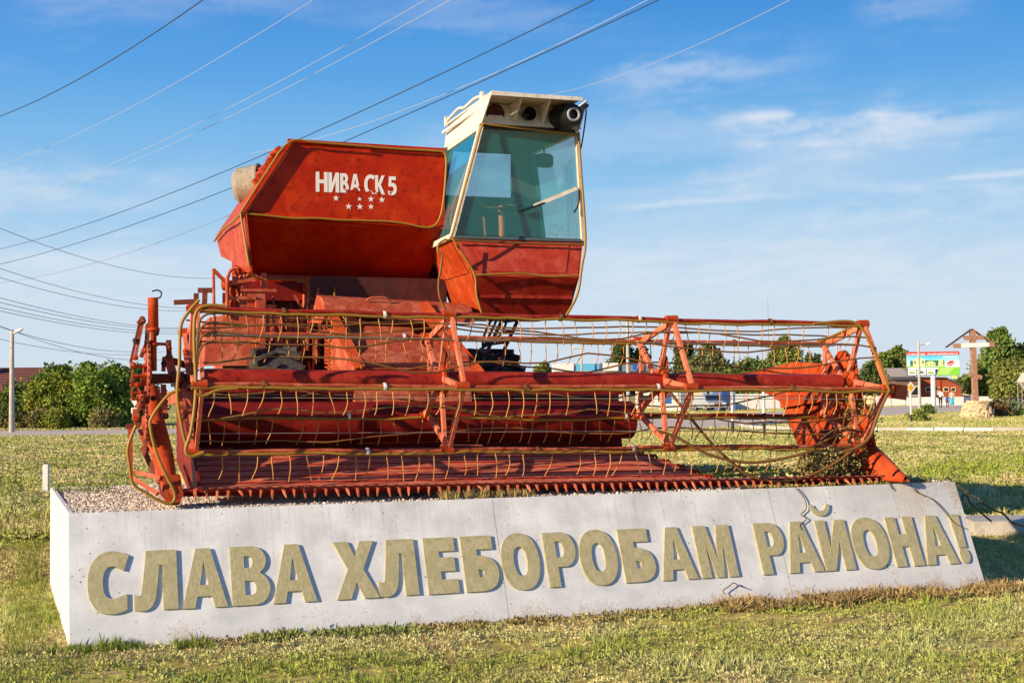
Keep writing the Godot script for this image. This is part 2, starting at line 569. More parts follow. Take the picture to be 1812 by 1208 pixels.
func outline(ch: String) -> Array:      # outer contour and holes of the heavy grotesque capitals, in a unit box
	var v := []
	if ch == "А":
		return [[[0, 0], [0.28, 0], [0.335, 0.19], [0.665, 0.19], [0.72, 0], [1, 0], [0.66, 1], [0.34, 1]], [[0.405, 0.38], [0.595, 0.38], [0.5, 0.78]]]
	if ch == "М":
		return [[[0, 0], [0.26, 0], [0.26, 0.66], [0.40, 0], [0.60, 0], [0.74, 0.66], [0.74, 0], [1, 0], [1, 1], [0.65, 1], [0.5, 0.36], [0.35, 1], [0, 1]]]
	if ch == "И":
		return [[[0, 0], [0.33, 0], [0.67, 0.56], [0.67, 0], [1, 0], [1, 1], [0.67, 1], [0.33, 0.44], [0.33, 1], [0, 1]]]
	if ch == "Р":
		v = [Vector2(0, 0), Vector2(0.36, 0), Vector2(0.36, 0.36)]
		v.append_array(arc_pts(Vector2(0.60, 0.68), 0.40, 0.32, -90, 90, 14))
		v.append(Vector2(0, 1))
		var h := [Vector2(0.36, 0.83), Vector2(0.36, 0.53)]
		h.append_array(arc_pts(Vector2(0.50, 0.68), 0.13, 0.15, -90, 90, 8))
		return [v, h]
	v = [Vector2(0, 0)]
	v.append_array(arc_pts(Vector2(0.58, 0.28), 0.42, 0.28, -90, 62, 14))
	v.append_array(arc_pts(Vector2(0.55, 0.755), 0.38, 0.245, -58, 90, 14))
	v.append(Vector2(0, 1))
	var h1 := [Vector2(0.35, 0.83), Vector2(0.35, 0.63)]
	h1.append_array(arc_pts(Vector2(0.48, 0.73), 0.10, 0.10, -90, 90, 8))
	var h2 := [Vector2(0.35, 0.41), Vector2(0.35, 0.17)]
	h2.append_array(arc_pts(Vector2(0.52, 0.29), 0.12, 0.12, -90, 90, 8))
	return [v, h1, h2]

func glyph_mesh(ch: String, embolden: float, depth: float) -> Mesh:
	var key := "%s%.3f%.4f" % [ch, embolden, depth]
	if glyphs.has(key):
		return glyphs[key]
	if ch in ["А", "В", "М", "И", "Р"]:
		var rings := []
		for c in outline(ch):
			var r := []
			for v in c:
				r.append(Vector2(v[0], v[1]) if v is Array else v)
			rings.append(r)
		var poly: Array = (rings[0] as Array).duplicate()
		for k in range(1, rings.size()):              # join each hole to the left side by a hair-thin slit
			var h: Array = rings[k]
			var li := 0
			for i in h.size():
				if h[i].x < h[li].x or (h[i].x == h[li].x and h[i].y < h[li].y):
					li = i
			var best := -1
			var at_ := Vector2.ZERO
			for i in poly.size():
				var a: Vector2 = poly[i]
				var b: Vector2 = poly[(i + 1) % poly.size()]
				if (a.y - h[li].y) * (b.y - h[li].y) < 0.0:
					var x := lerpf(a.x, b.x, (h[li].y - a.y) / (b.y - a.y))
					if x < h[li].x and (best < 0 or x > at_.x):
						best = i
						at_ = Vector2(x, h[li].y)
			var up := 0.0006 if poly[best].y < at_.y else -0.0006
			var ins := [at_ - Vector2(0, up)]
			var turn_ := 1 if Geometry2D.is_polygon_clockwise(PackedVector2Array(h)) != Geometry2D.is_polygon_clockwise(PackedVector2Array(rings[0])) else -1
			for i in h.size():
				ins.append(h[posmod(li + i * turn_, h.size())])
			ins[1] = ins[1] - Vector2(0, up)
			ins.append(h[li] + Vector2(0, up))
			ins.append(at_ + Vector2(0, up))
			for i in ins.size():
				poly.insert(best + 1 + i, ins[i])
		var s := S()
		var idx := Geometry2D.triangulate_polygon(PackedVector2Array(poly))
		if idx.is_empty():
			print("letter outline failed: ", ch)
		for i in range(0, idx.size(), 3):
			var q := []
			for j in 3:
				q.append(Vector3(poly[idx[i + j]].x, poly[idx[i + j]].y, depth / 2))
			if (q[1] - q[0]).cross(q[2] - q[0]).z < 0.0:
				q.reverse()
			tri(s, q[0], q[1], q[2])
		for r in rings:
			for i in r.size():
				var a: Vector2 = r[i]
				var b: Vector2 = r[(i + 1) % r.size()]
				quad(s, Vector3(a.x, a.y, -depth / 2), Vector3(b.x, b.y, -depth / 2), Vector3(b.x, b.y, depth / 2), Vector3(a.x, a.y, depth / 2))
		glyphs[key] = mesh_of(s)
		return glyphs[key]
	var sf := SystemFont.new()
	sf.font_names = PackedStringArray(["Droid Sans"])
	sf.font_weight = 700
	var fv := FontVariation.new()
	fv.base_font = sf
	fv.variation_embolden = embolden
	var t := TextMesh.new()
	t.text = ch
	t.font = fv
	t.font_size = 64
	t.pixel_size = 0.01
	t.depth = depth
	t.curve_step = 3.0
	glyphs[key] = t
	return t

func face_wear() -> ImageTexture:         # paint of the front face: cloudy limewash, pits, splashes along the foot, soil washed over the right end
	var w := 1600
	var h := 200
	var im := Image.create(w, h, false, Image.FORMAT_RGB8)
	var big := noise(0.012, 401, 4)
	var fine := noise(0.16, 402, 3)
	var run := noise(0.05, 403, 3)
	for y in h:
		var v := 1.0 - y / float(h)               # 0 at the foot
		for x in w:
			var u := x / float(w)
			var b := big.get_noise_2d(x, y)
			var f := fine.get_noise_2d(x, y)
			var streak := run.get_noise_2d(x * 3.0, y * 0.12)
			var t := 0.825 + b * 0.09 + f * 0.022 - maxf(0.0, streak - 0.15) * 0.12 * v
			var col := Color(t * 0.985, t * 1.0, t * 1.018)
			var mud := clampf((0.16 - v) * 5.0 + b * 1.1 + f * 0.7 - 0.25, 0.0, 1.0) * 0.55
			var soil := clampf((u - 0.80) * 4.0, 0.0, 1.0) * clampf(absf(v - 0.45) * 2.6 - 0.45 + b * 1.3 + f * 0.9, 0.0, 1.0) * 0.55
			col = col.lerp(Color(0.56, 0.50, 0.42), mud)
			col = col.lerp(Color(0.52, 0.42, 0.31), soil)
			im.set_pixel(x, y, col)
	rng.seed = 71
	for i in 420:                               # pits and spatter
		var p := Vector2i(rng.randi_range(2, w - 6), rng.randi_range(2, h - 4))
		var d := rng.randf_range(0.2, 0.55)
		im.fill_rect(Rect2i(p.x, p.y, 1 if rng.randf() < 0.75 else 2, 1 if rng.randf() < 0.8 else 2), Color(d, d * 0.95, d * 0.9))
	rng.seed = 72
	return ImageTexture.create_from_image(im)

func build_plinth() -> void:
	var root := base("plinth", m_origin, TURN)
	tag(root, "white plinth with a sloping front carrying big gold letters", "plinth")
	var L := 7.194
	var s := S()
	var a := [Vector3(0.03, 0, -0.06), Vector3(0.03, 0.79, -0.06 - 0.79 * tan(FACE)), Vector3(0.03, 0.79, -3.33), Vector3(0.03, 0, -3.33)]
	var b := []
	for v in a:
		b.append(v + Vector3(L - 0.06, 0, 0))
	loft(s, a, b)
	obj("core", s, M.concrete, root)
	var face_mat := plain(Color.WHITE, 0.85)
	face_mat.albedo_texture = face_wear()
	face_mat.normal_enabled = true
	face_mat.normal_texture = bump_tex
	face_mat.normal_scale = 0.10
	face_mat.uv1_scale = Vector3.ONE
	# three front slabs with open joints, butted between the two side slabs
	var joints := [[0.0, 3.038], [3.0395, 5.389], [5.3905, L]]
	for j in joints:
		var f := S()
		var c := 0.0008
		var q := [face_pt(j[0] + c, -0.08), face_pt(j[1] - c, -0.08), face_pt(j[1] - c, 0.9067), face_pt(j[0] + c, 0.9067)]
		var uv := [Vector2(j[0] / L, 1), Vector2(j[1] / L, 1), Vector2(j[1] / L, 0), Vector2(j[0] / L, 0)]
		for i in [0, 2, 1, 0, 3, 2]:
			f.set_uv(uv[i])
			f.add_vertex(q[i])
		var inner := Vector3(0, -0.001 * sin(FACE), -0.001 * cos(FACE))
		plate(f, q.map(func(v): return v + inner), inner * 49.0)
		obj("front_slab", f, face_mat, root)
	for k in [[0.0, -0.10], [L - 0.028, L - 0.028]]:
		var f := S()
		plate(f, [Vector3(k[0], -0.08, -0.03), Vector3(k[1], -0.08, -3.36), Vector3(k[1], 0.836, -3.36), Vector3(k[0], 0.826, -0.432)], Vector3(0.028, 0, 0))
		obj("side_slab", f, M.slab, root)
	var bk := S()
	bx(bk, Vector3(L / 2 - 0.03, 0.413, -3.347), Vector3(L - 0.01, 0.826, 0.03))
	obj("back_slab", bk, M.slab, root)
	# gold letters: character and the pixels of its left and right side, read at mid height
	var rows := [["С", 154, 228, 1032], ["Л", 236, 313, 1029], ["А", 320, 400, 1025], ["В", 408, 476, 1020], ["А", 479.6, 556.5, 1014], ["Х", 591, 666, 1009], ["Л", 666, 735.5, 1003], ["Е", 751.5, 806, 996], ["Б", 818, 879, 993], ["О", 885.4, 952.6, 986], ["Р", 964, 1019, 986], ["О", 1024.5, 1090, 982], ["Б", 1098, 1155, 980], ["А", 1163, 1225.5, 978], ["М", 1232, 1297, 974], ["Р", 1340.5, 1389, 972], ["А", 1386, 1447, 966], ["И", 1450, 1503, 964], ["О", 1508, 1570, 962], ["Н", 1575.5, 1624, 960], ["А", 1628.7, 1685, 957], ["!", 1690, 1707, 955]]
	var fn := Vector3(0, sin(FACE), cos(FACE))
	var t0 := 0.19
	var cap := 0.421
	for r in rows:
		var x0 := to_m(cut(r[1], r[3], m_origin, m_basis * fn)).x
		var x1 := to_m(cut(r[2], r[3], m_origin, m_basis * fn)).x
		var g := glyph_mesh(r[0], 1.25, 0.0165)
		var bb := g.get_aabb()
		var o := MeshInstance3D.new()
		o.mesh = g
		o.material_override = M.gold
		put(o, "letter", root)
		var round_ := 0.008 if r[0] in ["О", "С"] else 0.0
		var sx := (x1 - x0) / bb.size.x
		var sy := (cap + 2.0 * round_) / bb.size.y
		var fb := Basis(Vector3.RIGHT * sx, Vector3(0, cos(FACE), -sin(FACE)) * sy, fn)
		var centre := face_pt((x0 + x1) / 2, t0 + cap / 2, 0.0088)
		o.transform = Transform3D(fb, centre - fb * bb.get_center())
		if r[0] == "И":
			var br := S()
			var arc := []
			var low := []
			for i in 9:
				var th := PI + PI * i / 8.0
				arc.append(face_pt((x0 + x1) / 2 - 0.055 + cos(th) * 0.06, t0 + cap + 0.135 + sin(th) * 0.055, 0.017))
				low.append(face_pt((x0 + x1) / 2 - 0.055 + cos(th) * 0.095 * (1.0 if absf(cos(th)) < 0.9 else 0.98), t0 + cap + 0.135 + sin(th) * 0.098, 0.017))
			low.reverse()
			arc.append_array(low)
			var inv := o.transform.affine_inverse()
			var mine := []
			for v in arc:
				mine.append(inv * (v as Vector3))
			plate(br, mine, inv.basis * (-fn * 0.0165))
			obj("breve", br, M.gold, o)
	# gravel bed on top: a bumpy sheet and loose stones over it
	var gb := S()
	plate(gb, [Vector3(0.032, 0.812, -0.43), Vector3(L - 0.032, 0.812, -0.43), Vector3(L - 0.032, 0.812, -3.33), Vector3(-0.065, 0.812, -3.33)], Vector3(0, -0.02, 0))
	var bed := tri_mat(worn(rgb(186, 164, 140), rgb(204, 184, 160), rgb(140, 118, 98), rgb(100, 84, 70), 107, 1.0), 3.0, 0.95, 1.0)
	var bedo := obj("gravel_bed", gb, bed, self, m_origin)
	bedo.rotation.y = TURN
	tag(bedo, "bed of fine gravel filling the top of the plinth", "", "", "structure")
	var st := S()
	st.set_smooth_group(-1)
	var rock := []
	for i in 6:
		rock.append(Vector3(cos(i * TAU / 6) * (0.9 + 0.2 * (i % 2)), sin(i * 1.7) * 0.25, sin(i * TAU / 6) * (0.75 + 0.25 * ((i + 1) % 2))))
	for i in 6:
		tri(st, Vector3(0.1, 0.62, 0.05), rock[(i + 1) % 6], rock[i])
		tri(st, Vector3(0, -0.6, 0), rock[i], rock[(i + 1) % 6])
	var mm := MultiMesh.new()
	mm.transform_format = MultiMesh.TRANSFORM_3D
	mm.use_colors = true
	mm.mesh = mesh_of(st)
	mm.instance_count = 16000
	for i in 16000:
		var x := rng.randf_range(0.0, 1.6) if i < 8500 else rng.randf_range(0.03, 5.2)
		var z := rng.randf_range(-3.32, -0.42) if i < 8500 else rng.randf_range(-1.3, -0.42)
		var size := 0.006 + 0.010 * pow(rng.randf(), 1.6)
		var q := Basis.from_euler(Vector3(rng.randf() * TAU, rng.randf() * TAU, rng.randf() * TAU)).scaled(Vector3(1, 0.8, 1) * size)
		mm.set_instance_transform(i, Transform3D(q, Vector3(x, 0.814 + rng.randf() * 0.012, z)))
		var v := rng.randf_range(0.36, 0.74)
		mm.set_instance_color(i, Color(v * 1.05, v * 0.92, v * rng.randf_range(0.74, 0.84)))
	var mi := MultiMeshInstance3D.new()
	mi.multimesh = mm
	var sm := plain(Color.WHITE, 0.9)
	sm.vertex_color_use_as_albedo = true
	mi.material_override = sm
	put(mi, "gravel", self)
	mi.position = m_origin
	mi.rotation.y = TURN
	tag(mi, "loose pinkish gravel stones on top of the plinth", "gravel", "", "stuff")
	# earth bank behind the plinth under the rear of the machine
	var eb := S()
	var top := [Vector3(1.5, 0.80, -3.46), Vector3(6.4, 0.80, -3.46), Vector3(4.6, 0.80, -9.6), Vector3(1.9, 0.80, -9.6)]
	var low := [Vector3(0.6, -0.05, -3.46), Vector3(7.4, -0.05, -3.46), Vector3(6.2, -0.05, -12.0), Vector3(1.0, -0.05, -12.0)]
	quad(eb, top[0], top[1], top[2], top[3])
	for i in 4:
		quad(eb, low[i], low[(i + 1) % 4], top[(i + 1) % 4], top[i])
	var bank := obj("earth_bank", eb, tri_mat(worn(rgb(182, 168, 92), rgb(196, 176, 112), rgb(150, 146, 70), rgb(166, 132, 92), 101, 0.9, 1.6, 256), 0.3, 0.95, 0.6), self, m_origin)
	bank.rotation.y = TURN
	tag(bank, "grassy earth bank behind the plinth", "", "", "structure")

# ---------------------------------------------------------------- the combine harvester (all points in the plinth's axes)
func P(x: float, y: float, z: float) -> Vector3:
	return Vector3(x, y, z)

func hose(pts: Array, r := 0.0105, mat: Material = null, label := "") -> void:
	var s := S()
	tube(s, spline(pts, 5), r, 7)
	var o := part("light_hose", s, mat if mat else M.hose)
	if label:
		o.set_meta("label", label)

func rod(s: SurfaceTool, a: Vector3, b: Vector3, r: float, n := 8) -> void:
	tube(s, [a, b], r, n)

func ring(s: SurfaceTool, c: Vector3, axis: Vector3, big: float, small: float, n := 24, k := 8) -> void:
	var b := along(axis)
	s.set_smooth_group(0)
	for i in n:
		for j in k:
			var v := []
			for d in [[0, 0], [1, 0], [1, 1], [0, 1]]:
				var u: float = TAU * (i + d[0]) / n
				var w: float = TAU * (j + d[1]) / k
				v.append(c + (b.x * cos(u) + b.y * sin(u)) * (big + small * cos(w)) + b.z * small * sin(w))
			quad(s, v[0], v[1], v[2], v[3])
	s.set_smooth_group(-1)

func build_combine() -> void:
	combine = base("combine_harvester", w_of(HEAD), TURN)
	tag(combine, "old red combine harvester with wide header mounted on the white plinth", "combine harvester")
	build_tank()
	build_body()
	build_cab()
	build_header()
	build_reel()
	build_drive_end()
	build_hoses()

func build_tank() -> void:
	var zf := -3.3
	var zb := -5.2
	var xr := 3.54
	var yt := 4.0
	var s := S()
	# shell: front, left side, back, right side, in three bands; the left side leans out to the crease and back in below it
	var f := [P(2.015, yt, zf), P(1.565, 3.315, zf), P(1.60, 3.245, zf - 0.02), P(1.79, 2.80, -3.93)]
	var k := [P(2.015, yt, zb), P(1.565, 3.315, zb), P(1.60, 3.245, zb), P(1.84, 2.86, zb + 0.3)]
	var fr := [P(xr, yt - 0.015, zf), P(xr, 3.25, zf), P(xr, 3.20, zf - 0.02), P(xr, 2.80, -3.93)]
	var kr := [P(xr, yt, zb), P(xr, 3.25, zb), P(xr, 3.20, zb), P(xr, 2.86, zb + 0.3)]
	for i in 3:
		quad(s, f[i + 1], fr[i + 1], fr[i], f[i])
		quad(s, kr[i + 1], k[i + 1], k[i], kr[i])
		quad(s, fr[i + 1], kr[i + 1], kr[i], fr[i])
	quad(s, f[3], k[3], kr[3], fr[3])
	var tank := part("grain_tank", s, M.tank)
	# left side skins, each a sheet of its own
	var s1 := S()
	plate(s1, [f[0] + P(0.03, 0, 0.055), k[0], k[1], f[1] + P(0.03, 0, 0.055)], P(0.02, -0.01, 0))
	obj("side_panel", s1, M.orange, tank)
	var s2 := S()
	plate(s2, [f[1] + P(0.03, 0, 0.055), k[1], P(1.62, 3.10, zb), P(1.60, 2.95, -4.2), P(1.60, 2.745, -3.12), P(1.62, 2.75, -3.08)], P(0.02, 0.005, 0))
	obj("side_panel", s2, M.orange, tank)
	# dark triangular gusset closing the lower front corner
	var gs := S()
	plate(gs, [f[2], P(1.625, 2.76, -3.2), f[3]], P(0.012, 0, 0.0))
	obj("gusset", gs, M.tank, tank)
	# top rim, roof sheet, crease rib, lower rail
	var rim := S()
	bar(rim, f[0] + P(-0.01, 0.012, 0), fr[0] + P(0, 0.012, 0), 0.05, 0.03)
	obj("rim", rim, M.tank, tank)
	var rim2 := S()
	bar(rim2, k[0] + P(0, 0.012, 0), kr[0] + P(0, 0.012, 0), 0.05, 0.03)
	obj("rim", rim2, M.tank, tank)
	var lid := S()
	plate(lid, [P(2.0, yt - 0.02, zf - 0.02), P(xr, yt - 0.035, zf - 0.02), P(xr, yt - 0.02, zb), P(2.0, yt - 0.02, zb)], P(0, -0.012, 0))
	obj("cover", lid, M.dark, tank)
	var rib := S()
	plate(rib, [P(1.60, 3.335, zf + 0.004), P(xr - 0.01, 3.27, zf + 0.004), P(xr - 0.01, 3.225, zf + 0.034), P(1.62, 3.285, zf + 0.034)], P(0, -0.006, -0.02))
	obj("crease_rib", rib, M.tank, tank)
	for i in 24:
		var rv := S()
		lathe(rv, P(1.66, 3.300, zf + 0.012).lerp(P(xr - 0.05, 3.250, zf + 0.012), i / 23.0), P(0, 0, 1), [Vector2(0.011, -0.01), Vector2(0.010, 0.016), Vector2(0.0, 0.022)], 6)
		obj("rivet", rv, M.tank, tank)
	var rl := S()
	bar(rl, P(1.80, 2.775, -3.90), P(xr, 2.775, -3.90), 0.05, 0.04)
	obj("rail", rl, M.maroon, tank)
	# ragged hinge lugs on the left shoulder
	for i in 9:
		var h := S()
		var u := 0.06 + i * 0.055
		var p: Vector3 = (f[0] as Vector3).lerp(f[1], u * 0.9) + P(-0.02, 0.02, -0.35 - 0.12 * (i % 3))
		bx(h, p, P(0.05, 0.05 + 0.02 * (i % 2), 0.12), Basis.from_euler(Vector3(0.3 * (i % 2), 0, 0.6)))
		obj("hinge_lug", h, M.orange, tank)
	# painted lettering and stars on the front, a little worn away at the foot
	var chars := [["Н", 558.6, 579.5, 304.5, 339.0], ["И", 581.0, 599.8, 305.5, 340.0], ["В", 601.9, 616.8, 307.0, 340.5], ["А", 619.5, 637.0, 308.0, 337.0], ["С", 644.5, 663.0, 309.0, 343.5], ["К", 663.8, 681.0, 310.5, 343.5], ["5", 686.8, 701.7, 312.5, 345.0]]
	for c in chars:
		var g := glyph_mesh(c[0], 0.35, 0.002)
		var bb := g.get_aabb()
		var p0 := mz(c[1], c[4], zf + 0.0025)
		var p1 := mz(c[2], c[3], zf + 0.0025)
		var o := place("letter", g, M.paint_white, tank)
		o.transform.basis = Basis.from_scale(Vector3((p1.x - p0.x) / bb.size.x, (p1.y - p0.y) / bb.size.y, 1))
		o.position = (p0 + p1) / 2 - o.transform.basis * bb.get_center()
		o.position.z = zf + 0.0025
	var chip := [[628.0, 336.0, 6.0], [636.0, 331.0, 4.0], [653.0, 341.0, 6.0], [661.0, 338.0, 4.5], [668.0, 342.0, 3.0], [613.0, 337.0, 3.0], [691.0, 341.0, 2.6], [621.0, 338.0, 3.0]]
	for c in chip:
		var cs := S()
		var blob := []
		var ct := mz(c[0], c[1], zf + 0.0055)
		for i in 9:
			var a := TAU * i / 9.0
			var rr: float = c[2] * 0.0052 * rng.randf_range(0.5, 1.15)
			blob.append(ct + P(cos(a) * rr, sin(a) * rr * 0.8, 0))
		plate(cs, blob, P(0, 0, -0.0015))
		obj("bare_patch", cs, M.tank, tank)
	var stars := [[594.4, 350.5, 1.0], [636.2, 352.0, 0.7], [656.4, 352.0, 1.0], [675.8, 353.2, 1.0], [616.8, 365.2, 1.0], [636.8, 365.5, 1.0], [656.4, 365.5, 0.9]]
	for c in stars:
		var ss := S()
		var out := []
		var ct := mz(c[0], c[1], zf + 0.004)
		for i in 10:
			var a := PI / 2 + TAU * i / 10.0
			var rr: float = (0.033 if i % 2 == 0 else 0.0135) * c[2]
			out.append(ct + P(cos(a) * rr, sin(a) * rr, 0))
		plate(ss, out, P(0, 0, -0.002))
		obj("star", ss, M.paint_white, tank)
	# weathered intake drum behind the left shoulder
	var d := S()
	var ax := P(0.86, 0.12, 0.42).normalized()
	lathe(d, P(1.91, 3.81, -4.75), ax, [Vector2(0.0, -0.20), Vector2(0.15, -0.20), Vector2(0.195, -0.15), Vector2(0.205, 0.06), Vector2(0.215, 0.065), Vector2(0.21, 0.08), Vector2(0.185, 0.08), Vector2(0.18, -0.12), Vector2(0.0, -0.13)], 22)
	part("intake_drum", d, M.drum).set_meta("label", "weathered whitish intake drum with a dark open mouth")

func build_body() -> void:
	# threshing body, rear hood, sills
	var s := S()
	bx(s, P(2.9, 2.08, -5.92), P(1.30, 1.36, 4.6))
	var body := part("threshing_body", s, M.faded)
	var h := S()
	loft(h, [P(2.2, 1.15, -8.2), P(3.6, 1.15, -8.2), P(3.6, 2.95, -8.2), P(2.2, 2.95, -8.2)], [P(2.1, 1.35, -9.9), P(3.7, 1.35, -9.9), P(3.7, 2.3, -9.9), P(2.1, 2.3, -9.9)])
	part("straw_hood", h, M.faded)
	var eb := S()
	bx(eb, P(3.0, 3.25, -6.3), P(2.0, 0.95, 1.9))
	part("engine_hood", eb, M.tank)
	# beam below the tank, walls behind the belts; dark colours paint in shade
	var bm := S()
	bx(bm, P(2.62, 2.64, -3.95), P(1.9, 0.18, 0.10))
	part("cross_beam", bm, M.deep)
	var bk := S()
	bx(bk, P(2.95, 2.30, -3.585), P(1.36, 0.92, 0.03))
	part("shade_sheet", bk, M.dark)  # dark sheet added over the body front; its colour paints the shade there
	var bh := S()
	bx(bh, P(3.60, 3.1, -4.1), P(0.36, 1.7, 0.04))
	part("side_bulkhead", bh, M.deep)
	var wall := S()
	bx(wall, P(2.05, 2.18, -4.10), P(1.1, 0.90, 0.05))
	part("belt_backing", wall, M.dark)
	# left cover with its post
	var lc := S()
	plate(lc, [P(1.245, 1.90, -3.40), P(1.70, 1.90, -3.36), P(1.70, 2.395, -3.36), P(1.45, 2.375, -3.38), P(1.30, 2.35, -3.40), P(1.27, 2.20, -3.40)], P(0.02, 0, -0.03))
	lc.set_smooth_group(-1)
	plate(lc, [P(1.245, 1.90, -3.43), P(1.27, 2.20, -3.43), P(1.30, 2.35, -3.43), P(1.36, 2.36, -4.6), P(1.25, 1.90, -4.6)], P(0.02, 0, 0))
	part("side_cover", lc, M.faded)
	var po := S()
	bx(po, P(1.755, 2.20, -3.36), P(0.085, 0.62, 0.06))
	part("post", po, M.faded)
	var up := S()
	bx(up, P(1.72, 2.52, -3.42), P(0.17, 0.17, 0.05))
	bx(up, P(1.80, 2.62, -3.44), P(0.05, 0.30, 0.04))
	part("bracket", up, M.faded)
	for i in 2:
		var hb := S()
		bx(hb, P(1.74, 2.455 + 0.15 * i, -3.39), P(0.34, 0.025, 0.03))
		part("bracket", hb, M.faded)
	# pulleys with belts round them
	var pul := [[1.93, 2.12, -3.62, 0.17], [2.02, 2.30, -3.75, 0.14], [2.10, 2.06, -3.60, 0.12], [2.21, 2.24, -3.66, 0.20], [2.29, 2.08, -3.58, 0.15]]
	for p in pul:
		var ps := S()
		var o := P(p[0], p[1], p[2])
		lathe(ps, o, P(1, 0, 0), [Vector2(0.0, -0.02), Vector2(p[3] * 0.4, -0.02), Vector2(p[3] * 0.45, -0.005), Vector2(p[3] * 0.8, -0.005), Vector2(p[3] * 0.82, -0.022), Vector2(p[3], -0.022), Vector2(p[3] - 0.02, 0.0), Vector2(p[3], 0.022), Vector2(p[3] * 0.82, 0.022), Vector2(p[3] * 0.8, 0.005), Vector2(0.0, 0.005)], 24)
		part("pulley", ps, M.faded)
		var bs := S()
		var other := o + P(0, 0.42 if p[1] < 2.2 else -0.36, -0.18)
		var dir := (other - o).normalized()
		var side := P(1, 0, 0).cross(dir)
		for k in [-1.0, 1.0]:
			bar(bs, o + side * p[3] * 0.93 * k, other + side * 0.09 * k, 0.022, 0.012, side)
		part("belt", bs, M.rust)
	# thin rods and straps in the drive bay
	var rods := [[498, 560, 498, 640, -3.5], [519, 520, 540, 555, -3.6], [553, 520, 530, 560, -3.7], [563, 510, 556, 560, -3.5], [566, 520, 564, 640, -3.5], [512, 560, 512, 640, -3.55], [524, 560, 522, 640, -3.6], [533, 560, 534, 636, -3.5], [580, 562, 575, 640, -3.4], [486, 565, 490, 640, -3.5], [545, 640, 556, 700, -3.3], [560, 600, 548, 690, -3.3], [546, 565, 543, 620, -3.4], [572, 575, 584, 640, -3.4]]
	for r in rods:
		var rs := S()
		bar(rs, mz(r[0], r[1], r[4]), mz(r[2], r[3], r[4]), 0.022, 0.014, Vector3.BACK)
		part("strap", rs, M.faded)
	# spring
	var sp := S()
	var coil := []
	for i in 97:
		coil.append(P(2.36 + cos(i * TAU / 12) * 0.045, 1.86 + i * 0.0030, -3.10 + sin(i * TAU / 12) * 0.045))
	tube(sp, coil, 0.009, 5)
	part("spring", sp, M.orange)
	var hook := S()
	tube(hook, spline([P(2.26, 2.17, -3.1), P(2.28, 2.21, -3.1), P(2.42, 2.21, -3.1), P(2.43, 2.14, -3.1)], 4), 0.014, 6)
	part("spring_hanger", hook, M.faded)
	# feeder house with its hood and flanges
	var fh := S()
	loft(fh, [P(2.36, 1.20, -1.95), P(3.40, 1.20, -1.95), P(3.40, 1.95, -2.10), P(2.36, 1.95, -2.10)], [P(2.36, 1.70, -3.3), P(3.40, 1.70, -3.3), P(3.40, 2.30, -3.2), P(2.36, 2.30, -3.2)])
	var feeder := part("feeder_house", fh, M.faded)
	var fp := S()
	plate(fp, [P(2.40, 1.84, -2.02), P(3.12, 1.84, -2.02), P(3.02, 2.235, -2.70), P(2.33, 2.25, -2.70)], P(0, -0.02, -0.015))
	obj("front_plate", fp, M.faded, feeder)
	var lip := S()
	bar(lip, P(2.40, 1.875, -2.03), P(3.10, 1.875, -2.03), 0.02, 0.03)
	obj("lip", lip, M.dark, feeder)
	for e in [[P(3.14, 2.44, -2.72), P(3.46, 1.78, -2.02), 0.13], [P(2.28, 2.40, -2.75), P(2.40, 1.84, -2.0), 0.09]]:
		var fl := S()
		bar(fl, e[0], e[1], e[2], 0.03, Vector3.BACK)
		obj("flange", fl, M.orange, feeder)
	var hd := S()
	var prof := [[2.33, -2.62], [2.43, -2.66], [2.50, -2.76], [2.54, -3.0], [2.56, -3.35]]
	for i in prof.size() - 1:
		quad(hd, P(2.22, prof[i][0], prof[i][1]), P(3.62, prof[i][0] - 0.06, prof[i][1]), P(3.62, prof[i + 1][0] - 0.06, prof[i + 1][1]), P(2.22, prof[i + 1][0], prof[i + 1][1]))
	plate(hd, [P(2.22, 2.33, -2.62), P(2.22, 2.43, -2.66), P(2.22, 2.50, -2.76), P(2.22, 2.54, -3.0), P(2.22, 2.30, -3.35), P(2.22, 2.27, -2.8)], P(0.012, 0, 0))
	obj("hood", hd, M.faded, feeder)
	var hn := S()
	tube(hn, spline([P(2.62, 2.47, -2.72), P(2.66, 2.50, -2.70), P(2.80, 2.50, -2.70), P(2.84, 2.46, -2.72)], 4), 0.009, 6)
	obj("handle", hn, M.faded, feeder)
	# steps and hoses under the cab on the right
	for i in 2:
		var r2 := S()
		rod(r2, P(4.02 + i * 0.16, 2.36, -2.95), P(3.62 + i * 0.16, 1.72, -2.7), 0.018, 6)
		part("ladder_rail", r2, M.dark)
	for i in 6:
		var r3 := S()
		var a := P(4.0, 2.30, -2.9).lerp(P(3.64, 1.76, -2.71), i / 5.0)
		rod(r3, a, a + P(0.17, 0.02, 0.0), 0.013, 6)
		part("ladder_rung", r3, M.dark)
	for i in 4:
		var r4 := S()
		tube(r4, spline([P(3.9 + 0.05 * i, 2.36, -2.9), P(3.78 + 0.05 * i, 2.15, -2.85), P(3.72 - 0.04 * i, 1.95, -2.7), P(3.60, 1.80 - 0.03 * i, -2.5)], 5), 0.012, 6)
		part("pipe", r4, M.black)
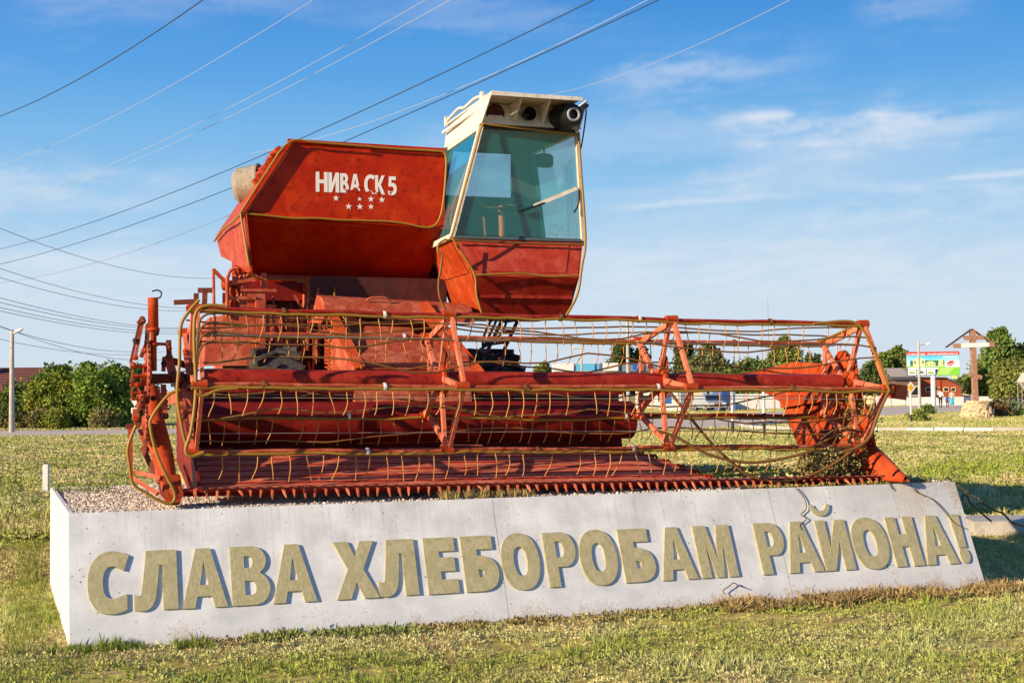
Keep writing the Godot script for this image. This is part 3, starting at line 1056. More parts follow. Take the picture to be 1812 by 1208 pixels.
	# wheels
	for w in [[1.88, 1.44, -3.45, 0.625, 0.46], [4.02, 1.42, -3.45, 0.625, 0.46], [2.15, 1.25, -8.3, 0.42, 0.26], [3.75, 1.25, -8.3, 0.42, 0.26]]:
		var ts := S()
		var o := P(w[0], w[1], w[2])
		var r: float = w[3]
		var hw: float = w[4] / 2
		lathe(ts, o, P(1, 0, 0), [Vector2(r * 0.56, -hw * 0.8), Vector2(r * 0.75, -hw), Vector2(r * 0.92, -hw * 0.95), Vector2(r * 0.97, -hw * 0.5), Vector2(r * 0.98, 0), Vector2(r * 0.97, hw * 0.5), Vector2(r * 0.92, hw * 0.95), Vector2(r * 0.75, hw), Vector2(r * 0.56, hw * 0.8)], 32)
		for i in 20:
			var a := TAU * i / 20.0
			for k in [-1.0, 1.0]:
				var a2 := a + (0.08 if k > 0 else 0.24)
				var n := P(0, cos(a2), sin(a2))
				var tdir := (P(k, 0, 0) + P(0, -sin(a2), cos(a2)) * 0.8).normalized()
				bx(ts, o + n * r * 0.985 + P(k * hw * 0.5, 0, 0), P(0.05, 0.05, hw * 1.15), Basis(tdir.cross(n).normalized() * -1.0, n, tdir) if true else Basis())
		var tyre := part("wheel", ts, M.tyre)
		var rs := S()
		lathe(rs, o, P(1, 0, 0), [Vector2(0.0, -0.04), Vector2(r * 0.2, -0.04), Vector2(r * 0.3, 0.0), Vector2(r * 0.5, 0.0), Vector2(r * 0.56, -hw * 0.8), Vector2(r * 0.6, -hw * 0.82), Vector2(r * 0.58, 0.0), Vector2(r * 0.6, hw * 0.82), Vector2(r * 0.56, hw * 0.8), Vector2(r * 0.5, 0.02), Vector2(0.0, 0.02)], 24)
		obj("rim", rs, M.white, tyre)
	var axs := S()
	rod(axs, P(2.0, 1.43, -3.45), P(3.9, 1.42, -3.45), 0.09, 10)
	part("axle", axs, M.dark)
	var axr := S()
	rod(axr, P(2.2, 1.25, -8.3), P(3.7, 1.25, -8.3), 0.06, 10)
	part("axle", axr, M.dark)
	# crank, rods and small gear left of the tank foot
	var cl := S()
	bar(cl, mz(376, 476, -3.4), mz(406, 506, -3.4), 0.05, 0.03)
	part("crank", cl, M.orange)
	var rd := S()
	rod(rd, mz(377, 478, -3.4), mz(379, 600, -3.4), 0.014)
	rod(rd, mz(402, 490, -3.35), mz(401, 560, -3.35), 0.018)
	part("control_rod", rd, M.faded)
	var hub := [[405, 503, 0.055, 0.06], [425, 495, 0.075, 0.05], [418, 515, 0.06, 0.06], [438, 490, 0.05, 0.05], [415, 540, 0.055, 0.05], [428, 525, 0.07, 0.04], [406, 540, 0.03, 0.06], [436, 515, 0.04, 0.07], [421, 480, 0.06, 0.04]]
	for g in hub:
		var gs := S()
		lathe(gs, mz(g[0], g[1], -3.5), P(0.85, 0.1, 0.5).normalized(), [Vector2(0.0, -g[3]), Vector2(g[2], -g[3]), Vector2(g[2], -g[3] * 0.3), Vector2(g[2] * 0.7, -g[3] * 0.2), Vector2(g[2] * 0.7, g[3] * 0.4), Vector2(g[2] * 0.5, g[3] * 0.5), Vector2(0.0, g[3])], 12)
		part("gear_hub", gs, M.faded if hub.find(g) % 2 else M.orange)
	var cs := S()
	tube(cs, spline([mz(430, 500, -3.4), mz(432, 520, -3.4), mz(422, 545, -3.4), mz(412, 560, -3.4)], 4), 0.014, 6)
	tube(cs, spline([mz(402, 492, -3.4), mz(408, 478, -3.4), mz(420, 474, -3.4)], 4), 0.018, 6)
	bar(cs, mz(402, 503, -3.38), mz(455, 492, -3.38), 0.03, 0.03)
	bar(cs, mz(402, 527, -3.38), mz(452, 527, -3.38), 0.03, 0.03)
	part("linkage", cs, M.faded)

func inset(pts: Array, k: float) -> Array:
	var c := Vector3.ZERO
	for p in pts:
		c += p / pts.size()
	var out := []
	for p in pts:
		out.append(c.lerp(p, k))
	return out

func frame_bars(s: SurfaceTool, pts: Array, w: float, h: float, hint: Vector3) -> void:
	for i in pts.size():
		bar(s, pts[i], pts[(i + 1) % pts.size()], w, h, hint)

func build_cab() -> void:
	var ft := [P(3.68, 4.10, -2.56), P(4.64, 4.10, -2.56)]          # windscreen head
	var fb := [P(3.45, 3.085, -2.76), P(4.77, 3.085, -2.76)]        # windscreen foot
	var cr := [P(3.62, 2.71, -2.60), P(4.66, 2.71, -2.60)]          # crease of the apron
	var lo := [P(3.735, 2.345, -2.80), P(4.62, 2.345, -2.80)]
	var zb := -3.75
	var bt := [P(3.72, 4.10, zb), P(4.60, 4.10, zb)]
	var bf := [P(3.50, 3.085, zb), P(4.72, 3.085, zb)]
	var bl := [P(3.75, 2.345, zb + 0.1), P(4.60, 2.345, zb + 0.1)]
	var s := S()
	plate(s, [lo[0], lo[1], bl[1], bl[0]], P(0, 0.02, 0))
	var cab := part("cab", s, M.maroon)
	# aprons
	var u := S()
	plate(u, [fb[0] + P(0.02, 0, 0), cr[0], cr[1], fb[1] - P(0.02, 0, 0)], P(0, -0.01, -0.025))
	var ua := obj("apron", u, M.apron, cab)
	var up := S()
	plate(up, [P(3.63, 3.045, -2.735), P(3.735, 2.755, -2.613), P(4.53, 2.755, -2.613), P(4.62, 3.045, -2.735)], P(0, -0.006, -0.008))
	obj("pressed_panel", up, M.apron, ua)
	var l := S()
	plate(l, [cr[0], lo[0], lo[1], cr[1]], P(0, 0.01, -0.025))
	var la := obj("apron", l, M.maroon, cab)
	var lr := S()
	bar(lr, cr[0].lerp(lo[0], 0.50) + P(0.02, 0, 0.008), cr[1].lerp(lo[1], 0.50) + P(-0.02, 0, 0.008), 0.02, 0.03)
	obj("rib", lr, M.maroon, la)
	# cheeks below the side glass
	for i in 2:
		var sg := 1.0 if i == 0 else -1.0
		var q1 := S()
		plate(q1, [fb[i], bf[i], P(lerpf(bf[i].x, bl[i].x, 0.5), 2.71, zb + 0.05), cr[i]], P(0.02 * sg, 0, 0))
		var cheek := obj("cheek", q1, M.orange, cab)
		var q3 := S()
		plate(q3, inset([fb[i], bf[i], P(lerpf(bf[i].x, bl[i].x, 0.5), 2.71, zb + 0.05), cr[i]], 0.78).map(func(v): return v - P(0.008 * sg, 0.004, 0)), P(0.006 * sg, 0, 0))
		obj("pressed_panel", q3, M.orange, cheek)
		var q2 := S()
		plate(q2, [cr[i], P(lerpf(bf[i].x, bl[i].x, 0.5), 2.71, zb + 0.05), bl[i], lo[i]], P(0.02 * sg, 0, 0))
		obj("cheek", q2, M.orange, cab)
	# pillars and sills
	var pil := S()
	for i in 2:
		bar(pil, ft[i], fb[i], 0.042, 0.045, Vector3.BACK)
		bar(pil, ft[i], bt[i], 0.04, 0.05)
		bar(pil, fb[i], bf[i], 0.05, 0.05)
	obj("pillar", pil, M.white, cab)
	var rp := S()
	for i in 2:
		bar(rp, bt[i], bf[i], 0.09, 0.05, Vector3.BACK)
	var cx0 := mz(905, 300, zb).x
	var cx1 := mz(946, 300, zb).x
	plate(rp, [P(cx0, 4.08, zb + 0.02), P(cx0 - 0.01, 3.1, zb + 0.02), P(cx1 + 0.06, 3.1, zb + 0.02), P(cx1, 4.08, zb + 0.02)], P(0, 0, -0.04))
	plate(rp, [P(3.54, 3.62, zb + 0.03), P(3.52, 3.1, zb + 0.03), P(cx0, 3.1, zb + 0.03), P(cx0, 3.62, zb + 0.03)], P(0, 0, -0.03))
	obj("rear_wall", rp, M.cabin, cab)
	var hdr := S()
	bar(hdr, ft[0] + P(0.03, 0, 0), ft[1] - P(0.03, 0, 0), 0.05, 0.05)
	obj("window_frame", hdr, M.black, cab)
	for q in [[fb[0] + P(0.03, 0, 0), fb[1] - P(0.03, 0, 0), 0.045, 0.03], [bt[0], bt[1], 0.05, 0.05], [bf[0] + P(0, 0.02, 0), bf[1] + P(0, 0.02, 0), 0.05, 0.22]]:
		hdr = S()
		bar(hdr, q[0], q[1], q[2], q[3])
		obj("window_frame", hdr, M.cabin, cab)
	# glass
	var g := S()
	plate(g, inset([ft[0], fb[0], fb[1], ft[1]], 0.955), P(0, 0.001, -0.005))
	obj("windscreen", g, M.glass, cab)
	for i in 2:
		var g2 := S()
		plate(g2, inset([ft[i], bt[i], bf[i], fb[i]], 0.94), P(0.005 if i == 0 else -0.005, 0, 0))
		obj("side_glass", g2, M.glass, cab)
	var g3 := S()
	plate(g3, inset([bt[0], bf[0], bf[1], bt[1]], 0.93), P(0, 0, 0.005))
	obj("rear_glass", g3, M.glass, cab)
	# roof
	var rf := S()
	loft(rf, [P(3.66, 4.115, -2.50), P(4.66, 4.115, -2.50), P(4.66, 4.33, -2.62), P(3.66, 4.33, -2.62)], [P(3.70, 4.115, -3.86), P(4.62, 4.115, -3.86), P(4.60, 4.32, -3.82), P(3.72, 4.32, -3.82)])
	var roof := obj("roof", rf, M.white, cab)
	var vz := S()
	plate(vz, [P(3.665, 4.335, -2.17), P(4.54, 4.325, -2.17), P(4.62, 4.345, -3.80), P(3.70, 4.345, -3.80)], P(0, 0.014, 0))
	bx(vz, P(4.10, 4.326, -2.172), P(0.885, 0.035, 0.012))
	obj("visor", vz, M.white, roof)
	var rr := S()
	tube(rr, spline([P(3.69, 4.37, -2.5), P(3.70, 4.41, -2.8), P(3.69, 4.385, -3.1), P(3.70, 4.42, -3.35), P(3.71, 4.38, -3.82)], 5), 0.016, 6)
	bx(rr, P(3.70, 4.38, -3.78), P(0.03, 0.10, 0.03))
	bx(rr, P(3.69, 4.38, -2.55), P(0.03, 0.08, 0.05))
	bx(rr, P(3.672, 4.27, -3.2), P(0.02, 0.025, 1.2))
	obj("gutter", rr, M.white, roof)
	# lamp bay under the visor: recess, horn, long lamp, brackets
	for x in [3.98, 4.26]:
		var br := S()
		plate(br, [P(x, 4.325, -2.26), P(x, 4.325, -2.60), P(x, 4.125, -2.51)], P(0.012, 0, 0))
		obj("gusset", br, M.white, roof)
	for i in 2:
		var ck := S()
		plate(ck, [P(3.668 + i * 0.93, 4.33, -2.2), P(3.668 + i * 0.97, 4.33, -2.62), P(3.668 + i * 0.97, 4.12, -2.5)], P(0.01, 0, 0))
		obj("gusset", ck, M.white, roof)
	var hole := S()
	lathe(hole, P(3.82, 4.225, -2.558), P(0, 0.1, 1).normalized(), [Vector2(0.0, 0.004), Vector2(0.078, 0.004), Vector2(0.082, 0.012), Vector2(0.09, 0.014), Vector2(0.092, 0.0)], 24)
	obj("lamp_recess", hole, M.dark, roof)
	var horn := S()
	lathe(horn, P(4.13, 4.225, -2.56), P(0, 0, 1), [Vector2(0.0, 0.03), Vector2(0.02, 0.02), Vector2(0.045, 0.06), Vector2(0.062, 0.10), Vector2(0.066, 0.10), Vector2(0.05, 0.0)], 18)
	obj("horn", horn, M.black, roof)
	var lamp := S()
	lathe(lamp, P(4.47, 4.21, -2.55), P(0.05, -0.05, 1).normalized(), [Vector2(0.0, 0.26), Vector2(0.048, 0.26), Vector2(0.055, 0.305), Vector2(0.10, 0.29), Vector2(0.125, 0.10), Vector2(0.125, 0.0)], 24)
	var lo_ := obj("lamp", lamp, M.black, roof)
	var lrg := S()
	ring(lrg, P(4.485, 4.195, -2.247), P(0.05, -0.05, 1).normalized(), 0.056, 0.013)
	obj("ring", lrg, plain(rgb(150, 150, 158), 0.4), lo_)
	# mirror, wiper, steering gear, seat
	var mi := S()
	var oval := []
	for i in 16:
		var a := TAU * i / 16.0
		oval.append(P(4.36 + 0.092 * signf(cos(a)) * pow(absf(cos(a)), 0.55), 3.835 + 0.068 * signf(sin(a)) * pow(absf(sin(a)), 0.55), -2.70))
	plate(mi, oval, P(0, 0, -0.02))
	rod(mi, P(4.36, 3.89, -2.71), P(4.36, 4.08, -2.70), 0.008, 6)
	obj("mirror", mi, M.black, cab)
	var wp := S()
	bar(wp, P(4.66, 3.57, -2.64), P(4.24, 3.39, -2.67), 0.035, 0.02, Vector3.BACK)
	obj("wiper_arm", wp, M.white, cab)
	var wb := S()
	bar(wb, P(4.34, 3.42, -2.655), P(4.10, 3.33, -2.68), 0.02, 0.02, Vector3.BACK)
	tube(wb, spline([P(4.69, 3.56, -2.64), P(4.68, 3.42, -2.65), P(4.64, 3.34, -2.66)], 4), 0.01, 6)
	obj("wiper_blade", wb, M.black, cab)
	var sw := S()
	var sc := P(4.06, 3.44, -3.12)
	ring(sw, sc, P(0, 0.97, 0.25).normalized(), 0.20, 0.017, 28, 6)
	for i in 3:
		var a := TAU * i / 3.0 + 0.4
		rod(sw, sc + P(0, -0.02, 0), sc + P(cos(a) * 0.2, -sin(a) * 0.05, sin(a) * 0.2), 0.011, 6)
	obj("steering_wheel", sw, M.black, cab)
	var col := S()
	rod(col, sc, P(4.02, 2.5, -2.95), 0.03, 10)
	obj("steering_column", col, plain(rgb(176, 110, 66), 0.6), cab)
	var lv := S()
	rod(lv, P(3.86, 3.32, -3.05), P(3.90, 2.6, -3.0), 0.015, 6)
	obj("lever", lv, M.hose_brown, cab)
	var st := S()
	bx(st, P(4.12, 2.86, -3.45), P(0.5, 0.14, 0.42))
	bx(st, P(4.12, 3.16, -3.66), P(0.48, 0.5, 0.10))
	obj("seat", st, M.cabin, cab)
	var hl := S()
	plate(hl, [P(3.72, 4.09, -2.6), P(4.62, 4.09, -2.6), P(4.60, 4.09, -3.7), P(3.74, 4.09, -3.7)], P(0, 0.008, 0))
	obj("headlining", hl, M.cabin, cab)
	var cb := S()
	tube(cb, spline([P(4.58, 4.28, -2.2), P(4.63, 4.22, -2.3), P(4.67, 4.0, -2.5), P(4.67, 3.9, -2.58)], 5), 0.007, 6)
	bx(cb, P(4.58, 4.27, -2.19), P(0.05, 0.03, 0.04))
	obj("cable", cb, M.black, cab)

func build_header() -> void:
	var drop := func(x: float) -> float: return -0.0125 * (x - 0.85)
	# floor: long strips stepping up to the rear, each ending a little further left
	var s := S()
	rod(s, P(0.70, 0.925, -0.66), P(6.70, 0.925 - 0.075, -0.66), 0.03, 8)
	var header := part("header", s, M.maroon)
	var ends := [5.02, 4.98, 4.93, 4.88, 4.84, 4.79]
	for i in 6:
		var z0 := -0.60 - i * 0.175
		var y0 := 0.945 + i * 0.036
		var f := S()
		var e: float = ends[i]
		plate(f, [P(0.92, y0, z0), P(e, y0 + drop.call(e), z0), P(e - 0.01, y0 + 0.026 + drop.call(e), z0 - 0.165), P(0.92, y0 + 0.026, z0 - 0.165)], P(0, -0.012, 0))
		obj("floor_strip", f, M.dusty, header)
		var n := S()
		bar(n, P(0.92, y0 + 0.021, z0 - 0.166), P(e, y0 + 0.021 + drop.call(e), z0 - 0.166), 0.014, 0.03)
		obj("floor_rib", n, M.maroon, header)
		for k in 2:
			var sc := S()
			ring(sc, P(e + 0.005, y0 + 0.012 + drop.call(e), z0 - 0.05 - k * 0.08), P(0, 0.2, 1).normalized(), 0.018, 0.012, 10, 5)
			obj("rolled_edge", sc, M.maroon, header)
	# knife bar with its guards
	var kb := S()
	bar(kb, P(0.72, 0.945, -0.56), P(6.72, 0.945 - 0.075, -0.56), 0.09, 0.018)
	obj("knife_bar", kb, M.maroon, header)
	var fm := S()
	loft(fm, [P(-0.013, -0.012, 0), P(0.013, -0.012, 0), P(0.011, 0.012, 0), P(-0.011, 0.012, 0)], [P(-0.006, -0.060, 0.072), P(0.001, -0.060, 0.072), P(0.001, -0.055, 0.076), P(-0.006, -0.055, 0.076)])
	var guard := mesh_of(fm)
	var tm := S()
	plate(tm, [P(-0.036, 0, 0.0), P(0.036, 0, 0.0), P(0.01, 0, 0.05), P(-0.01, 0, 0.05)], P(0, 0.006, 0))
	var tooth := mesh_of(tm)
	var i2 := 0
	var x := 0.86
	while x < 6.55:
		var y := 0.948 - 0.0125 * (x - 0.72)
		var g := place("guard", guard, M.dusty if i2 % 6 == 2 else M.faded, header, P(x, y, -0.52))
		g.rotation = Vector3(rng.randf_range(-0.2, 0.25), rng.randf_range(-0.25, 0.2), rng.randf_range(-0.1, 0.1))
		var t := place("knife_section", tooth, M.rust, header, P(x + 0.038, y + 0.012, -0.515))
		t.rotation.y = rng.randf_range(-0.08, 0.08)
		x += 0.0785
		i2 += 1
	# auger with flights, back wall, upper lip
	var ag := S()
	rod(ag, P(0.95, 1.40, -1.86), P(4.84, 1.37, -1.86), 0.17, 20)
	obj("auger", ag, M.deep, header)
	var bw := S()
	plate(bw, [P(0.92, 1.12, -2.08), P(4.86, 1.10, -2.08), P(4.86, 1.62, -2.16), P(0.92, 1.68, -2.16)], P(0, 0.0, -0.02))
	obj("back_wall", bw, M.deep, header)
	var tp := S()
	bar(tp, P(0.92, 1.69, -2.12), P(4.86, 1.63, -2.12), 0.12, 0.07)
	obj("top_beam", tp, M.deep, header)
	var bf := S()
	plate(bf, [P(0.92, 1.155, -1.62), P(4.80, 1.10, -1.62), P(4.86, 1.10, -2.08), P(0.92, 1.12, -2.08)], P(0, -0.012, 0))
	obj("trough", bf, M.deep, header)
	for b in [[2.55, 3.2, 1.165], [3.0, 3.35, 1.19]]:
		var bt := S()
		bar(bt, P(b[0], b[2], -1.60), P(b[1], b[2] - 0.01, -1.60), 0.06, 0.012)
		obj("loose_strip", bt, M.dusty, header)
	# left side wall and the swollen divider leg with its shoe
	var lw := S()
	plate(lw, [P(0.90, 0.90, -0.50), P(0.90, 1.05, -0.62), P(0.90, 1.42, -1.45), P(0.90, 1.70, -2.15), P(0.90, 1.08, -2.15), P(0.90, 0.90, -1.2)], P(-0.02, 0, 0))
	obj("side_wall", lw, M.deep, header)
	var leg := S()
	tube(leg, spline([P(0.60, 1.68, -1.100), P(0.61, 1.48, -0.970), P(0.63, 1.30, -0.810), P(0.665, 1.12, -0.670), P(0.69, 0.96, -0.550), P(0.70, 0.875, -0.470)], 5), [0.05, 0.058, 0.063, 0.066, 0.068, 0.07, 0.072, 0.074, 0.076, 0.078, 0.079, 0.080, 0.079, 0.078, 0.075, 0.070, 0.066, 0.063, 0.060, 0.060, 0.062, 0.063, 0.060, 0.055, 0.046, 0.03], 14)
	var divider := obj("left_divider", leg, M.orange, header)
	var shoe := S()
	plate(shoe, [P(0.64, 1.06, -0.540), P(0.76, 1.06, -0.560), P(0.775, 0.92, -0.470), P(0.74, 0.855, -0.410), P(0.68, 0.855, -0.400), P(0.625, 0.93, -0.450)], P(0, -0.01, -0.300))
	obj("shoe", shoe, M.orange, divider)
	var rl := S()
	rod(rl, P(0.80, 1.12, -0.670), P(0.86, 0.90, -0.550), 0.012, 6)
	rod(rl, P(0.60, 1.26, -0.750), P(0.62, 1.0, -0.610), 0.020, 6)
	obj("stay", rl, M.faded, divider)
	for bb in [[P(0.43, 1.385, -0.800), P(0.425, 1.04, -0.670), 0.05], [P(0.425, 1.05, -0.670), P(0.60, 0.93, -0.500), 0.045], [P(0.40, 1.40, -0.800), P(0.50, 1.41, -0.800), 0.06], [P(0.46, 1.08, -0.650), P(0.62, 1.04, -0.530), 0.05], [P(0.52, 1.25, -0.850), P(0.60, 1.05, -0.700), 0.06], [P(0.50, 1.38, -0.850), P(0.56, 1.22, -0.850), 0.05]]:
		var bs := S()
		bar(bs, bb[0], bb[1], bb[2] * 0.66, 0.022, Vector3.BACK)
		obj("bracket", bs, M.rust if bb[2] > 0.055 else M.faded, divider)
	for k in 9:
		var bo := S()
		var o := P(0.66 + 0.03 * (k % 3), 0.90 + 0.05 * (k / 3), -0.455 - 0.035 * (k / 3))
		lathe(bo, o, P(0, 0.2, 1).normalized(), [Vector2(0.011, -0.01), Vector2(0.011, 0.012), Vector2(0.0, 0.014)], 6)
		obj("bolt", bo, M.rust, divider)
	# right side wall, arm hump and pointed divider
	var rw := S()
	plate(rw, [P(6.62, 1.80, -2.95), P(6.62, 1.89, -2.0), P(6.62, 1.84, -1.15), P(6.62, 1.45, -0.80), P(6.62, 0.87, -0.62), P(6.62, 0.85, -0.98), P(6.62, 1.03, -1.55), P(6.62, 1.07, -1.95), P(6.62, 1.50, -2.25), P(6.62, 1.72, -2.95)], P(0.025, 0, 0))
	obj("side_wall", rw, M.orange, header)
	var rb := S()
	bar(rb, P(6.60, 1.55, -1.9), P(6.60, 0.98, -1.25), 0.02, 0.07)
	bar(rb, P(6.60, 1.72, -1.4), P(6.60, 1.05, -0.85), 0.03, 0.06)
	bar(rb, P(6.58, 1.50, -1.2), P(6.58, 1.15, -0.75), 0.03, 0.08)
	obj("wall_stiffener", rb, M.orange, header)
	var cone := S()
	var segs := 12
	for k in segs:
		var a0 := PI * k / segs
		var a1 := PI * (k + 1) / segs
		var st := [[-1.15, 0.15, 0.36], [-0.85, 0.15, 0.34], [-0.55, 0.10, 0.19], [-0.28, 0.025, 0.04]]
		cone.set_smooth_group(0)
		for j in 3:
			var v := []
			for c in [[a0, st[j]], [a1, st[j]], [a1, st[j + 1]], [a0, st[j + 1]]]:
				v.append(P(6.64 - cos(c[0]) * c[1][1], 0.85 + sin(c[0]) * c[1][2], c[1][0]))
			quad(cone, v[3], v[2], v[1], v[0])
	cone.set_smooth_group(-1)
	obj("right_divider", cone, M.orange, header)
	var cr := S()
	rod(cr, P(6.49, 0.85, -1.15), P(6.62, 0.855, -0.28), 0.014, 6)
	rod(cr, P(6.79, 0.85, -1.15), P(6.66, 0.855, -0.28), 0.014, 6)
	obj("divider_edge", cr, M.orange, header)

func build_reel() -> void:
	var axis := func(x: float) -> Vector3: return P(x, 1.742 - 0.0125 * (x - 0.85), -0.75)
	var R := 0.545
	var s := S()
	rod(s, axis.call(0.93), axis.call(6.32), 0.075, 20)
	var reel := part("reel", s, M.maroon)
	var ang := []
	for i in 5:
		ang.append(deg_to_rad(-5.0 + 72.0 * i))
	var rim := func(x: float, a: float, r: float) -> Vector3: return axis.call(x) + P(0, sin(a), cos(a)) * r
	# spiders: hub plate, radial arms, rim bars
	for x in [0.86, 2.76, 4.63, 6.42]:
		var h := S()
		lathe(h, axis.call(x), P(1, 0, 0), [Vector2(0.0, -0.012), Vector2(0.12, -0.012), Vector2(0.12, 0.012), Vector2(0.0, 0.012)], 20)
		plate(h, [axis.call(x) + P(0.02, 0.0, -0.10), axis.call(x) + P(0.02, 0.20, -0.07), axis.call(x) + P(0.02, 0.245, 0.0), axis.call(x) + P(0.02, 0.20, 0.07), axis.call(x) + P(0.02, 0.0, 0.10), axis.call(x) + P(0.02, -0.13, 0.07), axis.call(x) + P(0.02, -0.13, -0.07)], P(0.012, 0, 0))
		obj("hub_plate", h, M.orange, reel)
		for i in 5:
			var a: float = ang[i]
			var b: float = ang[(i + 1) % 5]
			var t := S()
			bar(t, rim.call(x - 0.012, a + 0.22, 0.10), rim.call(x - 0.012, a, R), 0.028, 0.042, P(0, -sin(a + PI / 2), cos(a + PI / 2)).cross(P(1, 0, 0)))
			obj("spoke", t, M.dusty, reel)
			var t2 := S()
			bar(t2, rim.call(x + 0.02, a, R - 0.01), rim.call(x + 0.02, b, R - 0.01), 0.026, 0.045, P(0, sin((a + b) / 2), cos((a + b) / 2)))
			obj("rim_bar", t2, M.dusty, reel)
			var bo := S()
			lathe(bo, rim.call(x - 0.05, a, R), P(1, 0, 0), [Vector2(0.0, -0.0), Vector2(0.033, 0.0), Vector2(0.036, 0.10), Vector2(0.0, 0.10)], 10)
			obj("bearing", bo, M.orange, reel)
	# bats with their hoses and hanging tines
	var tm := S()
	tube(tm, spline([P(0, 0.012, 0), P(0.005, -0.06, 0.014), P(0.004, -0.13, 0.012), P(-0.008, -0.19, -0.004), P(-0.016, -0.228, -0.014)], 3), 0.0042, 5)
	var tine := mesh_of(tm)
	var tm2 := S()
	tube(tm2, spline([P(0, 0.012, 0), P(-0.005, -0.06, 0.012), P(0.003, -0.125, 0.016), P(-0.003, -0.185, 0.0), P(-0.012, -0.21, -0.01)], 3), 0.0042, 5)
	var tine2 := mesh_of(tm2)
	var tape := S()
	lathe(tape, P(0, 0, 0), P(1, 0, 0), [Vector2(0.030, -0.012), Vector2(0.031, 0.0), Vector2(0.030, 0.012)], 8)
	for i in 5:
		var a: float = ang[i]
		var b := S()
		var n := noise(0.9, 200 + i, 2)
		var pipe := []
		for k in 29:
			var x := 0.80 + k * 0.2025
			pipe.append(rim.call(x, a, R) + P(0, n.get_noise_2d(x * 1.2, 3.0) * 0.014, n.get_noise_2d(x, 9.0) * 0.008))
		tube(b, pipe, 0.0155, 8)
		var bat := obj("bat", b, M.maroon if i % 2 else M.faded, reel)
		var hs := S()
		var hp := []
		for k in 57:
			var x := 0.80 + k * 0.10125
			var w := n.get_noise_2d(x * 1.2, 3.0) * 0.014
			hp.append(rim.call(x, a, R) + P(0, w - 0.022 + n.get_noise_2d(x * 2.5, 40.0) * 0.012, 0.017 + n.get_noise_2d(x * 2.0, 20.0) * 0.012))
		tube(hs, hp, 0.0115, 7)
		obj("light_hose", hs, M.hose, bat)
		var x := 0.95 + 0.03 * i
		while x < 6.38:
			var w := n.get_noise_2d(x * 1.2, 3.0) * 0.014
			if rng.randf() > 0.05:
				var t := place("tine", tine if rng.randf() < 0.6 else tine2, M.tine, bat, rim.call(x, a, R) + P(0, w, 0))
				t.rotation = Vector3(rng.randf_range(-0.22, 0.22) + 0.08, rng.randf_range(-0.9, 0.9), rng.randf_range(-0.16, 0.16))
			x += rng.randf_range(0.112, 0.128)
		for k in 5:
			var tx := 1.2 + k * 1.13 + rng.randf_range(-0.3, 0.3)
			var tt := place("tape", mesh_of(tape) if k == 0 else null, M.tape if k % 2 else M.hose_brown, bat, rim.call(tx, a, R) + P(0, n.get_noise_2d(tx * 1.2, 3.0) * 0.014 - 0.006, 0.006))
			if k > 0:
				tt.mesh = (bat.get_child(bat.get_child_count() - 2) as MeshInstance3D).mesh
	# slack hoses wound round the reel between the bats
	for i in 10:
		var a := deg_to_rad([18.0, 38.0, 52.0, 92.0, 116.0, 165.0, 186.0, 200.0, 242.0, 328.0][i])
		var n := noise(0.5, 300 + i, 3)
		var pts := []
		for k in 33:
			var x := 0.84 + k * 0.175
			var d := minf(minf(absf(x - 0.86), absf(x - 2.76)), minf(absf(x - 4.63), absf(x - 6.42)))
			pts.append(rim.call(x, a + n.get_noise_2d(x * 0.8, 0.0) * 0.42, 0.47 + 0.05 * n.get_noise_2d(x, 50.0)) - P(0, d * 0.035, 0))
		var hs := S()
		tube(hs, pts, 0.0075, 6)
		obj("slack_hose", hs, M.hose_brown, reel)
	# thin wires stretched straight along the reel
	for i in 5:
		var a := deg_to_rad(52.0 + i * 72.0)
		var ws := S()
		rod(ws, rim.call(0.86, a, 0.40), rim.call(6.42, a, 0.40), 0.0032, 5)
		obj("wire", ws, M.steel, reel)

